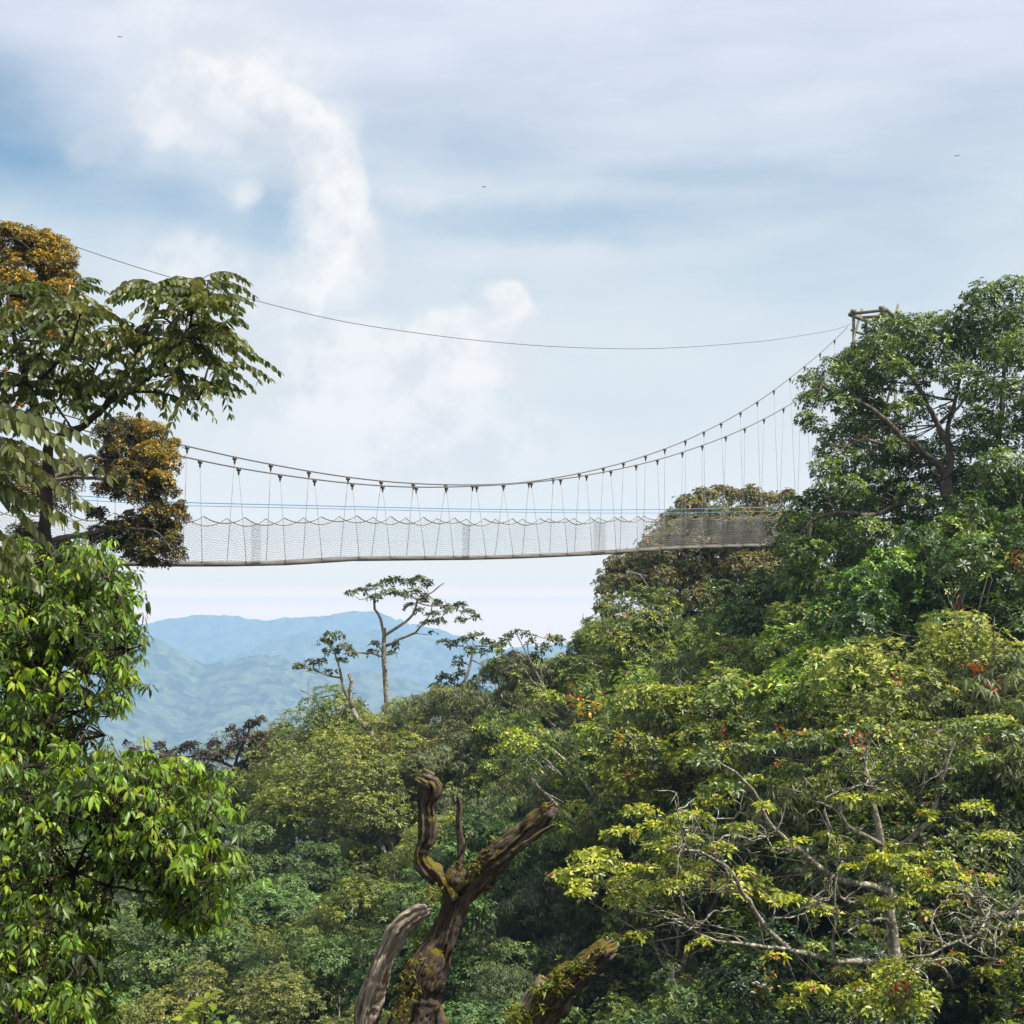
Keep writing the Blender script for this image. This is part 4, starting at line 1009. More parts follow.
jag(b, at(426, 780, Yd - .1), at(405, 770, Yd) - at(428, 784, Yd), .085, 16, .10); b.build('limb', M_dead, t, smooth=True)
b = Buf(); wood(b, [(458, 895), (470, 886), (482, 872), (496, 858), (512, 845), (528, 830), (542, 818), (551, 809)], [Yd, Yd - .35], [17, 17, 15, 13, 12, 11, 10])
jag(b, at(550, 811, Yd - .35), at(562, 800, Yd - .4) - at(545, 816, Yd - .3), .08, 14, .11)
wood(b, [(512, 852), (528, 842), (542, 832), (554, 825)], [Yd - .38, Yd - .5], [3, 3.2, 1.5], sides=14); b.build('limb', M_dead, t, smooth=True)
b = Buf(); wood(b, [(459, 885), (459, 868), (461, 845), (459, 825), (460, 808), (458, 796)], [Yd - .05, Yd - .1], [5, 4.4, 3.6, 3.4, 1.6], sides=16)
wood(b, [(462, 852), (467, 842), (471, 832)], Yd - .1, [1.6, 1.2], sides=8); b.build('limb', M_dead, t, smooth=True)
b = Buf(); wood(b, [(366, 1120), (364, 1070), (366, 1030), (369, 1008), (375, 985), (383, 962), (392, 942), (402, 926), (414, 915), (428, 908)], [Yd + .1, Yd - .1], [15, 14, 13, 12, 11.5, 11, 11.5, 10, 7])
jag(b, at(424, 910, Yd - .1), at(440, 903, Yd) - at(424, 910, Yd), .06, 10, .08)
pl = b.build('limb', M_deadpale, t, smooth=True); pl['label'] = 'pale bare barkless limb'
def tuft(b, pts, Y, n, L_, W_, cols, up=1.):
    for _ in range(n):
        px, py = pts[rng.integers(0, len(pts))]
        c = at(px + rng.normal(0, 5), py + rng.normal(0, 4), Y + rng.normal(0, .04))
        D = unit(rng.normal(0, .6, (6, 3)) + [0, -.1, up]); k = rng.integers(0, len(cols))
        leaves(b, np.tile(c, (6, 1)), D, rng.normal(size=(6, 3)), L_ * rng.uniform(.5, 1.3, 6), W_, np.tile(cols[k], (6, 1)), True, .6)
mc = [(.16, .14, .015), (.22, .17, .015), (.10, .12, .015), (.13, .10, .02)]
b = Buf(); tuft(b, [(470, 878), (480, 868), (474, 862), (490, 855), (505, 840), (462, 870), (500, 848)], Yd - .22, 90, .045, .012, mc)
tuft(b, [(410, 975), (405, 985), (402, 1000), (400, 1015), (428, 895), (432, 890), (418, 962), (414, 990)], Yd - .26, 120, .04, .012, mc, .5); b.build('moss', M_leaf, t)
b = Buf(); tuft(b, [(414, 950), (420, 940), (410, 962), (424, 930)], Yd + .1, 45, .08, .02, [(.14, .2, .02), (.2, .24, .03)]); b.build('climbing_leaves', M_near, t)

Ye = 13.2
dx = at(500, 1120, Ye)[0]
t = empty('dead_tree', (dx, Ye, ground_z(dx, Ye)), 'broken leaning dead stub covered with ferns, lower right of the forked dead trunk', 'dead tree'); bp = t.location
b = Buf(); wood(b, [(496, 1140), (508, 1080), (524, 1038), (540, 1012), (556, 995), (574, 975), (592, 959), (607, 948)], [Ye + .1, Ye - .2], [26, 25, 23, 20, 17, 15, 12], ext=(bp[0], bp[1], bp[2] - .2))
jag(b, at(606, 949, Ye - .2), at(622, 938, Ye) - at(606, 949, Ye), .09, 16, .1); b.build('trunk', M_dead, t, smooth=True)
b = Buf(); wood(b, [(514, 1060), (522, 1020), (530, 1000), (538, 988), (545, 981)], [Ye - .05, Ye - .15], [10, 9, 7], sides=24); jag(b, at(545, 982, Ye - .15), np.array([.4, 0, 1.]), .05, 8, .06)
o = b.build('limb', M_deadpale, t, smooth=True)
b = Buf(); tuft(b, [(558, 985), (548, 990), (535, 1000), (520, 1010), (510, 1018), (562, 975), (540, 1012), (525, 1022), (575, 968)], Ye - .22, 110, .085, .017, [(.18, .2, .02), (.12, .16, .02), (.24, .21, .03)])
b.build('fern_tuft', M_near, t)
b = Buf(); tuft(b, [(600, 950), (590, 958), (580, 968), (570, 985), (590, 972)], Ye - .3, 60, .04, .011, mc); b.build('moss', M_leaf, t)

# ------------------------------------------------------------------ flat crowned trees on the skyline
KF = 1.
def pad_tree(name, label, base, Yt, trunk, limbs, pads, k=6, L_=.2, W_=.09, pal='mid', young=.2, dens=20, mat_w=None, red=0., seed=1, ycol=None, tr=(4, 3, 2), flat=.35, mat=None, pal_arr=None, limbmat=None, wj=.6, step=.2, kshoot=None):
    global rng
    rng = np.random.default_rng(seed); mat_w = mat_w or M_pale
    bx = at(base[0], base[1], Yt)[0]
    t = empty(name, (bx, Yt, ground_z(bx, Yt)), label, 'tree'); bp = t.location
    b = Buf(); src = limb(b, trunk, Yt, tr, ext=(bp[0], bp[1], bp[2] - .5), step=step); b.build('trunk', mat_w, t, smooth=True); src = src[-2:]
    for pts, Ys, r in limbs:
        b = Buf(); q = limb(b, pts, Ys, r, step=step); src += q
        if kshoot:
            for _ in range(kshoot):      # crooked side shoots
                j = rng.integers(1, len(q)); p0 = q[j] * .5 + q[j - 1] * .5 if j else q[j]; d = unit(rng.normal(0, 1, 3) * [1, .6, .7] + [0, 0, .35]); pp = [p0]
                for _k in range(4): pp.append(pp[-1] + d * rng.uniform(.12, .26)); d = unit(d + rng.normal(0, .45, 3))
                tube(b, pp, [.017, .014, .010, .007, .004], 5, .08, .006)
                tube(b, [pp[2], pp[2] + unit(d + rng.normal(0, .8, 3)) * .25], [.008, .003], 4)
        b.build('limb', mat_w, t, smooth=True)
    b = Buf(); bt = Buf(); cs = []
    for pd in pads:
        px, py, rx, rz = pd[:4]; y = pd[4] if len(pd) > 4 else Yt + rng.uniform(-wj, wj)
        c = at(px, py, y); sx_, sz_ = rx * y / F, rz * y / F; cs.append(c)
        n = max(4, int(dens * 3.1 * sx_ * (sx_ * .5 + sz_) ))
        tp2, tn = blob_tips(c, (sx_, sx_ * .8, sz_), n, shell=.2, up=.6, low=-.4)
        sh = math.exp(rng.normal(0, .15)); P = np.array(pal_arr if pal_arr is not None else PAL[pal]['pal']) * sh
        rosettes(b, tp2, tn, k, L_, W_, P, young * (1. if kshoot is None else (.3 if py < 800 else 1.5)), ycol or PAL[pal]['y'], .3, .05, red=red)
    twigs(bt, src, cs, .022 * Yt / 85, .008 * Yt / 85); bt.build('twigs', M_bark, t)
    b.build('crown', mat or M_leaf, t)
    return t
pad_tree('umbrella_tree', 'slender pale tree with flat layered open crown standing above the skyline before the hills', (387, 720), 92.,
   [(387, 720), (386, 690), (385, 665), (384, 650), (384, 640), (384, 628)],
   [([(384, 640), (381, 620), (375, 609), (374, 597)], [92, 92], [1.6, 1]), ([(384, 636), (395, 629), (408, 620), (415, 610), (417, 600), (428, 595), (444, 583)], [92, 91.5], [1.6, 1.2, .6]),
    ([(386, 646), (400, 639), (415, 633), (421, 626), (430, 615)], [92, 91], [1.6, 1.2, .7]), ([(384, 657), (372, 653), (358, 652), (342, 648)], [92, 92], [1.4, .8]), ([(384, 655), (378, 645), (372, 640)], [92, 92], [1, .6]), ([(417, 602), (432, 606), (448, 605), (462, 612)], [91.5, 91], [.9, .5])],
   G_((352, 594, 7, 3), (362, 592, 8, 4), (374, 588, 8, 4), (386, 583, 7, 4), (396, 580, 8, 4), (407, 584, 8, 5), (418, 580, 8, 4), (427, 583, 7, 4), (376, 598, 8, 4), (390, 592, 8, 5), (402, 596, 9, 5), (415, 593, 8, 5), (425, 600, 7, 5), (438, 604, 7, 5), (447, 611, 7, 5), (459, 606, 8, 4), (468, 613, 7, 4), (474, 618, 5, 3), (434, 615, 7, 4), (420, 612, 6, 4), (428, 624, 8, 4), (440, 622, 6, 4), (411, 607, 7, 4), (433, 634, 4, 3), (460, 620, 6, 3), (396, 646, 4, 6), (375, 645, 6, 4), (373, 653, 5, 4), (393, 655, 5, 4)),
   pal='dark', pal_arr=[(.05, .07, .022), (.06, .08, .025), (.07, .08, .03)], dens=32, tr=(2.8, 2.6, 2), seed=41, step=.3)
pad_tree('umbrella_tree', 'forked pale grey bare limbed tree with sparse crown left of the tall slender tree', (365, 735), 88.,
   [(372, 740), (366, 728), (357, 718), (352, 708)],
   [([(352, 708), (350, 695), (352, 682), (349, 674)], [88, 88], [2.4, 1.8]), ([(352, 705), (345, 690), (341, 675), (338, 662), (334, 650), (330, 642)], [88, 88], [2, 1.2, .6]), ([(341, 678), (330, 676), (318, 672), (306, 668)], [88, 88], [1, .6]), ([(346, 692), (330, 695), (318, 698), (308, 694), (300, 690)], [88, 88], [1, .6, .4])],
   G_((334, 636, 10, 5), (325, 643, 9, 5), (345, 648, 8, 5), (352, 655, 7, 4), (330, 652, 7, 4), (340, 662, 7, 4), (322, 662, 6, 4), (310, 664, 7, 4), (300, 667, 7, 3), (296, 670, 4, 3), (312, 672, 5, 3), (330, 672, 5, 3)),
   pal='olive', pal_arr=[(.05, .07, .022), (.07, .06, .028), (.06, .08, .025)], dens=32, tr=(3, 2.6, 2.2), seed=42, step=.3)
pad_tree('skyline_tree', 'thin crooked dark tree on the skyline, just right of the tall slender umbrella tree', (462, 720), 86.,
   [(455, 730), (458, 705), (460, 688)],
   [([(460, 688), (466, 678), (470, 665), (473, 652), (474, 644)], [86, 86], [1.6, 1]), ([(474, 650), (462, 646), (448, 645)], [86, 86], [.8, .5]), ([(474, 646), (490, 646), (503, 648)], [86, 86], [.8, .5]), ([(472, 660), (480, 664), (485, 672)], [86, 86], [.7, .4])],
   G_((443, 643, 7, 3), (453, 644, 7, 4), (464, 641, 7, 4), (475, 637, 8, 4), (486, 644, 8, 4), (497, 647, 8, 4), (505, 642, 6, 3), (470, 650, 6, 3), (484, 652, 6, 3), (458, 664, 5, 8), (460, 676, 6, 6), (446, 681, 9, 8), (440, 690, 10, 8), (456, 690, 8, 7), (466, 655, 3, 4)),
   pal='dark', pal_arr=[(.045, .065, .022), (.055, .075, .025)], dens=34, tr=(2, 1.6), seed=43, step=.3)
pad_tree('skyline_tree', 'wispy tree of thin upright stems and sparse leaves where the skyline starts to rise', (545, 720), 82.,
   [(560, 720), (552, 700), (545, 690)],
   [([(545, 690), (535, 670), (525, 650), (517, 635)], [82, 82], [1, .5]), ([(548, 700), (532, 680), (520, 660), (508, 640)], [82, 82], [1, .4]), ([(540, 680), (530, 660), (528, 645), (530, 634)], [82, 82], [.8, .4]), ([(556, 715), (545, 690), (540, 665)], [82, 82], [.9, .4])],
   G_((508, 638, 7, 4), (517, 634, 6, 4), (527, 636, 7, 4), (533, 642, 5, 4), (500, 652, 6, 4), (495, 664, 8, 5), (507, 668, 8, 6), (486, 672, 8, 6), (515, 655, 5, 4), (525, 665, 6, 5), (478, 682, 8, 6), (500, 680, 10, 7), (518, 680, 9, 7), (535, 660, 8, 7), (545, 650, 9, 8), (555, 642, 9, 8)),
   pal='mid', pal_arr=[(.06, .08, .03), (.07, .09, .03)], dens=26, tr=(1.8, 1.3), seed=44, mat_w=M_pale, step=.3)
pad_tree('purple_leaved_tree', 'dark purple brown leaved tree low on the skyline in front of the pale hills', (235, 800), 96.,
   [(235, 800), (232, 780), (235, 765)],
   [([(235, 765), (240, 750), (248, 735), (250, 725)], [96, 96], [1.6, .8]), ([(235, 768), (215, 760), (195, 757), (175, 756)], [96, 96], [1.4, .6]), ([(235, 765), (258, 755), (270, 745)], [96, 96], [1.3, .6])],
   G_((128, 745, 4, 3), (135, 750, 7, 4), (148, 755, 8, 5), (160, 748, 6, 6), (166, 757, 8, 6), (178, 752, 7, 5), (190, 748, 9, 7), (200, 756, 10, 6), (214, 745, 7, 5), (220, 757, 10, 7), (235, 748, 9, 8), (232, 730, 5, 6), (240, 735, 6, 6), (252, 726, 8, 7), (262, 722, 6, 5), (248, 742, 10, 8), (262, 738, 9, 6), (275, 733, 6, 4), (268, 750, 9, 7), (255, 758, 8, 6), (280, 742, 6, 5), (243, 768, 8, 7), (205, 768, 8, 5), (256, 772, 6, 6)),
   pal='purple', dens=34, tr=(2, 1.6), mat_w=M_dark, seed=45, L_=.22, W_=.1, step=.3)

# --- large open tree with pale limbs and flat yellow green sprays, lower right
Yk = 32.
KL = [([(893, 960), (884, 968), (879, 964), (862, 961), (836, 961), (807, 955), (790, 949), (767, 928), (744, 893), (732, 873), (715, 860), (700, 852), (689, 850), (672, 846)], [Yk, Yk - 3.2], [4.6, 4.4, 3.6, 2.6, 1.2]),
      ([(792, 950), (775, 948), (755, 945), (732, 943), (715, 940), (698, 933), (680, 922), (664, 917)], [Yk - 1.6, Yk - 3], [3, 2.4, 1.2]),
      ([(890, 893), (870, 886), (841, 880), (826, 872), (813, 863), (797, 849), (781, 836), (767, 819), (752, 790), (735, 772), (715, 760)], [Yk, Yk - 2.5], [5, 4.6, 4, 2.4, 1]),
      ([(886, 880), (882, 845), (876, 815), (871, 790), (866, 767), (868, 745)], [Yk, Yk + .3], [6, 4.5, 2.6, 1.6]),
      ([(890, 870), (895, 850), (907, 840), (918, 833), (928, 823), (936, 802), (942, 780), (948, 759), (955, 740)], [Yk, Yk - .5], [5, 4.2, 3, 1.6]),
      ([(882, 845), (868, 836), (847, 826), (840, 812), (836, 800), (830, 786), (826, 770)], [Yk, Yk - .8], [3.6, 3, 2, 1]),
      ([(832, 832), (824, 812), (826, 798), (838, 790), (855, 787), (870, 782)], [Yk - .8, Yk - .5], [2, 1.6, .9]), ([(870, 790), (880, 778), (886, 765), (890, 752)], [Yk, Yk - .2], [2, 1.1]),
      ([(834, 965), (833, 940), (836, 915), (836, 885), (838, 860), (839, 842)], [Yk - 1., Yk - 1.2], [2.6, 1.8, 1]), ([(836, 885), (840, 897), (848, 901), (861, 902), (872, 912)], [Yk - 1.1, Yk - .5], [1.6, 2, 1.8]),
      ([(892, 920), (880, 919), (864, 922), (850, 928), (842, 935)], [Yk, Yk - .8], [2.6, 1.8, .9]), ([(689, 853), (682, 835), (679, 818), (675, 800)], [Yk - 3.1, Yk - 3.2], [1.5, .8]), ([(715, 860), (728, 845), (732, 825), (738, 812)], [Yk - 2.9, Yk - 3], [1.4, .8]), ([(686, 922), (700, 927), (712, 914)], [Yk - 2.9, Yk - 2.8], [1.2, .7]),
      ([(767, 928), (775, 918), (790, 917), (805, 912), (818, 900)], [Yk - 2, Yk - 2], [1.5, 1.1, .6]), ([(773, 836), (760, 838), (745, 845)], [Yk - 1.8, Yk - 2], [1.1, .7])]
KL = [(a, b_, [q * .70 for q in c_]) for a, b_, c_ in KL]
KP = G_((590, 872, 22, 8), (612, 868, 22, 8), (575, 885, 18, 7), (600, 888, 24, 8), (630, 882, 22, 8), (650, 872, 22, 7), (668, 862, 20, 7), (640, 895, 24, 8), (665, 888, 22, 8), (690, 880, 22, 8), (612, 940, 16, 7), (640, 938, 16, 7), (600, 855, 18, 7),
        (728, 888, 18, 7), (742, 897, 22, 8), (765, 895, 22, 7), (785, 902, 22, 8), (805, 906, 20, 8), (825, 912, 14, 6), (755, 882, 16, 6), (660, 830, 24, 9), (690, 820, 24, 9), (640, 815, 24, 9), (715, 805, 24, 9), (620, 835, 20, 8),
        (862, 852, 16, 6), (885, 862, 18, 7), (900, 850, 20, 8), (920, 858, 20, 7), (940, 870, 22, 8), (960, 878, 20, 7), (985, 882, 18, 6), (895, 872, 20, 7), (915, 880, 22, 8), (870, 868, 16, 7), (830, 838, 16, 6), (845, 850, 14, 6),
        (700, 762, 28, 10), (735, 752, 28, 10), (770, 745, 28, 10), (805, 742, 28, 10), (840, 738, 28, 10), (875, 735, 28, 10), (910, 732, 28, 10), (945, 730, 28, 10), (980, 728, 28, 10), (1010, 735, 28, 10), (860, 755, 24, 8), (830, 765, 22, 7), (900, 755, 24, 8), (950, 755, 24, 8), (985, 760, 24, 8), (790, 770, 24, 8), (755, 785, 22, 8), (720, 790, 22, 8),
        (870, 935, 16, 6), (900, 948, 16, 7), (925, 940, 16, 7), (850, 975, 18, 7), (880, 990, 20, 8), (905, 985, 20, 8), (840, 1000, 24, 9), (875, 1012, 24, 9), (810, 990, 20, 8), (790, 1005, 20, 8), (920, 1005, 20, 8), (885, 862, 22, 9, 30.2), (905, 874, 22, 8, 30.2), (872, 903, 18, 7, 30.4), (902, 905, 16, 6, 30.5), (895, 972, 24, 11, 29), (880, 1004, 26, 14, 29), (908, 1014, 26, 14, 29), (895, 990, 22, 12, 28.8), (895, 994, 24, 9, 30), (875, 1006, 24, 9, 30), (922, 1000, 22, 9, 30), (858, 992, 20, 8, 30), (925, 890, 20, 8, 31), (950, 892, 20, 7, 31), (590, 860, 22, 8), (578, 895, 16, 6), (560, 878, 14, 6), (625, 900, 22, 7), (680, 842, 22, 8), (720, 850, 16, 6, 28.5), (745, 872, 12, 5, 28.8), (800, 845, 16, 6, 29), (765, 808, 16, 6, 29), (700, 945, 14, 5, 28.5), (775, 958, 12, 5, 29), (815, 948, 10, 4, 29.5), (850, 870, 12, 5, 30.5), (925, 818, 14, 6, 31), (880, 800, 14, 6, 31), (845, 800, 14, 6, 30.5), (900, 775, 18, 7, 31), (950, 790, 18, 7, 31.5), (975, 810, 20, 8, 33), (1000, 840, 20, 8, 33), (740, 830, 18, 7), (660, 850, 18, 7), (700, 870, 18, 7))
kt = pad_tree('spreading_tree', 'wide open tree with long pale crooked limbs and flat yellow green leaf sprays, lower right', (897, 1060), Yk,
   [(899, 1060), (898, 1010), (897, 975), (893, 930), (889, 900), (887, 880)], KL, KP, k=6, L_=.10, W_=.05, pal='tip', pal_arr=[(.09, .13, .03), (.075, .115, .03), (.12, .15, .03), (.065, .10, .03)], ycol=[(.30, .34, .025), (.38, .38, .03), (.24, .28, .03)], young=.5, dens=95, red=.03, tr=(7, 6, 5), seed=51, mat=M_gloss, wj=1.6, kshoot=7)
# bare pale branch entering from the right edge
pad_tree('spreading_tree', 'bare pale crooked branch with many thin twigs entering from the right edge, low down', (1080, 1040), 29.,
   [(1085, 1040), (1075, 980), (1060, 930)],
   [([(1060, 930), (1040, 916), (1024, 913), (1003, 914), (987, 918), (981, 912), (977, 903), (968, 894), (959, 890)], [29, 28.5], [3, 2.4, 1.6]), ([(985, 918), (980, 932), (965, 939), (948, 945), (930, 955), (908, 957)], [28.6, 28.2], [2, 1.6, .8]), ([(972, 898), (978, 900), (984, 893), (988, 885)], [28.5, 28.3], [.9, .4]), ([(960, 942), (975, 950), (990, 958), (998, 960)], [28.4, 28.2], [.9, .5]),
    ([(975, 930), (990, 940), (1000, 948)], [28.5, 28.4], [.8, .4]), ([(948, 945), (935, 935), (930, 925)], [28.3, 28.2], [.8, .4]), ([(978, 916), (971, 925), (970, 935)], [28.5, 28.4], [.8, .4]), ([(1005, 913), (1015, 905), (1022, 898)], [28.6, 28.6], [.8, .4]), ([(1000, 914), (1008, 922), (1005, 935)], [28.6, 28.6], [.7, .4]), ([(930, 955), (920, 965), (905, 970)], [28.3, 28.2], [.8, .4])],
   G_((930, 965, 16, 6), (955, 960, 14, 6), (1000, 945, 16, 7), (1015, 930, 16, 7), (1005, 965, 16, 8), (985, 975, 16, 7), (950, 905, 12, 4), (925, 915, 10, 4), (1020, 955, 14, 7), (910, 975, 12, 5)),
   k=6, L_=.09, W_=.045, pal_arr=[(.10, .125, .03), (.08, .11, .03)], ycol=[(.26, .27, .03)], young=.45, dens=100, red=.04, tr=(5, 4, 3), seed=52, mat=M_gloss, kshoot=5)

# --- clusters of orange and red young leaves on the slope trees
def cluster(px, py, col, n, L_, label, name):
    d = Vector(at(px, py, 10.)).normalized()
    hit, loc, nor, i_, ho_, m_ = bpy.context.scene.ray_cast(DG, Vector((0, 0, 0)), d)
    if not hit or loc.y < 20: return
    o = ho_.original
    while o.parent: o = o.parent
    if not ('category' in o.keys() and o['category'] == 'tree'): return
    c = np.array(loc) - np.array(d) * .12; n = int(n * 1.9); L_ = L_ * 1.3; b = Buf(); D = unit(rng.normal(size=(n, 3)) + [0, -.3, .9])
    leaves(b, c + rng.normal(0, L_ * .6, (n, 3)) * [1, .4, 1], D, rng.normal(size=(n, 3)) + [0, -1, .2], L_ * .8 * rng.uniform(.5, 1.3, n), L_ * .32, np.array(col) * np.exp(rng.normal(0, .2, (n, 1))), True, .1)
    me = b.mesh(name, M_near); ob = bpy.data.objects.new(name, me); C.objects.link(ob); ob.parent = o
    ob.matrix_parent_inverse = o.matrix_world.inverted(); ob['label'] = label
bpy.context.view_layer.update(); ho.hide_viewport = True; bpy.context.view_layer.update(); DG = bpy.context.evaluated_depsgraph_get()
OR, RD, YL = (.72, .23, .03), (.38, .07, .05), (.60, .40, .03)
CL = [(575, 703, OR, 16, .26), (581, 712, YL, 8, .2), (597, 708, YL, 12, .24), (590, 718, OR, 8, .2), (570, 690, (.5, .14, .03), 8, .2), (626, 619, (.6, .13, .03), 12, .26), (551, 640, OR, 8, .2), (559, 634, (.5, .16, .03), 6, .2), (978, 672, OR, 14, .2), (957, 692, YL, 10, .18), (995, 690, RD, 12, .18), (988, 698, RD, 8, .16), (632, 773, RD, 10, .17), (900, 682, (.5, .1, .03), 9, .17), (880, 650, (.5, .28, .04), 9, .17), (960, 610, (.3, .07, .03), 14, .22), (753, 995, (.6, .3, .02), 14, .16), (771, 982, (.5, .3, .05), 8, .14), (1018, 563, (.3, .08, .03), 10, .2),
      (780, 735, (.5, .1, .05), 9, .17), (860, 742, RD, 6, .14), (958, 897, RD, 8, .1), (928, 974, RD, 9, .1), (900, 990, RD, 12, .1), (835, 975, (.5, .1, .03), 9, .1), (662, 775, RD, 6, .14), (700, 752, (.55, .12, .06), 8, .15), (640, 730, YL, 8, .2), (619, 738, YL, 8, .2), (405, 690, YL, 6, .2), (340, 740, OR, 6, .2), (540, 795, RD, 8, .18), (620, 790, (.4, .12, .05), 8, .16)]

for px, py, col, n, L_ in CL:
    cluster(px, py, col, n, L_, ('red' if col[0] < .5 else 'orange') + ' young leaves', 'young_leaves')
ho.hide_viewport = False

# birds far off in the sky
for px, py, rz, lb in ((484, 187, .6, 'tiny dark bird gliding near the middle of the sky'), (957, 156, -.5, 'tiny dark bird in the empty sky high above the right hand tree'), (120, 37, .2, 'tiny dark bird at the top left of the sky, above the curled cloud')):
    c = at(px, py, 230.); o = empty('bird', c, lb, 'bird'); o.rotation_euler.z = rz
    b = Buf(); tube(b, np.array([(0, -.16, 0), (0, -.08, .01), (0, .06, 0), (0, .2, -.01)]) + c, [.02, .05, .05, .015], 8); b.build('body', M_bird, o)
    for s in (-1, 1):
        b = Buf(); V = np.array([(0, -.05, .02), (s * .2, -.08, .1), (s * .42, .02, .04), (s * .2, .06, .09), (0, .08, .02), (0, 0, -.01)]) + c
        b.add(V, [np.array([(0, 1, 5), (1, 2, 5), (2, 3, 5), (3, 4, 5), (0, 4, 3), (0, 3, 1), (1, 3, 2)])]); b.build('wing', M_bird, o)
for o in bpy.data.objects:
    if o.parent and o.name.split('.')[0] in ('twigs', 'moss', 'fern_tuft', 'climbing_leaves', 'stalks'): o['kind'] = 'stuff'
# leafy undergrowth on the open floor between the trees
rng = np.random.default_rng(77)
ub = Buf(); n = 26000
yy = rng.uniform(22, 92, n) ** 1.0; xx = rng.uniform(-.36, .36, n) * yy
keep = np.array([b_ < skyY(512 + F * a_ / b_) + 4 for a_, b_ in zip(xx, yy)]); xx, yy = xx[keep], yy[keep]
hh = .25 + .9 * vnoise(xx / 2.3, yy / 2.3, 5) ** 2 * 2 * rng.random(len(xx))
zz = np.array([ground_z(a_, b_) + .25 * math.sin(a_ * .9) * math.sin(b_ * .8) * min(1, math.hypot(a_, b_) / 20) for a_, b_ in zip(xx, yy)])
rosettes(ub, np.stack([xx, yy, zz + hh], 1), rng.normal(0, .3, (len(xx), 3)) + [0, -.3, 1], 7, .34, .12, PAL['dark']['pal'] + PAL['mid']['pal'], .15, PAL['mid']['y'], .35, .1)
tag(ub.build('undergrowth', M_leaf), kind='stuff')
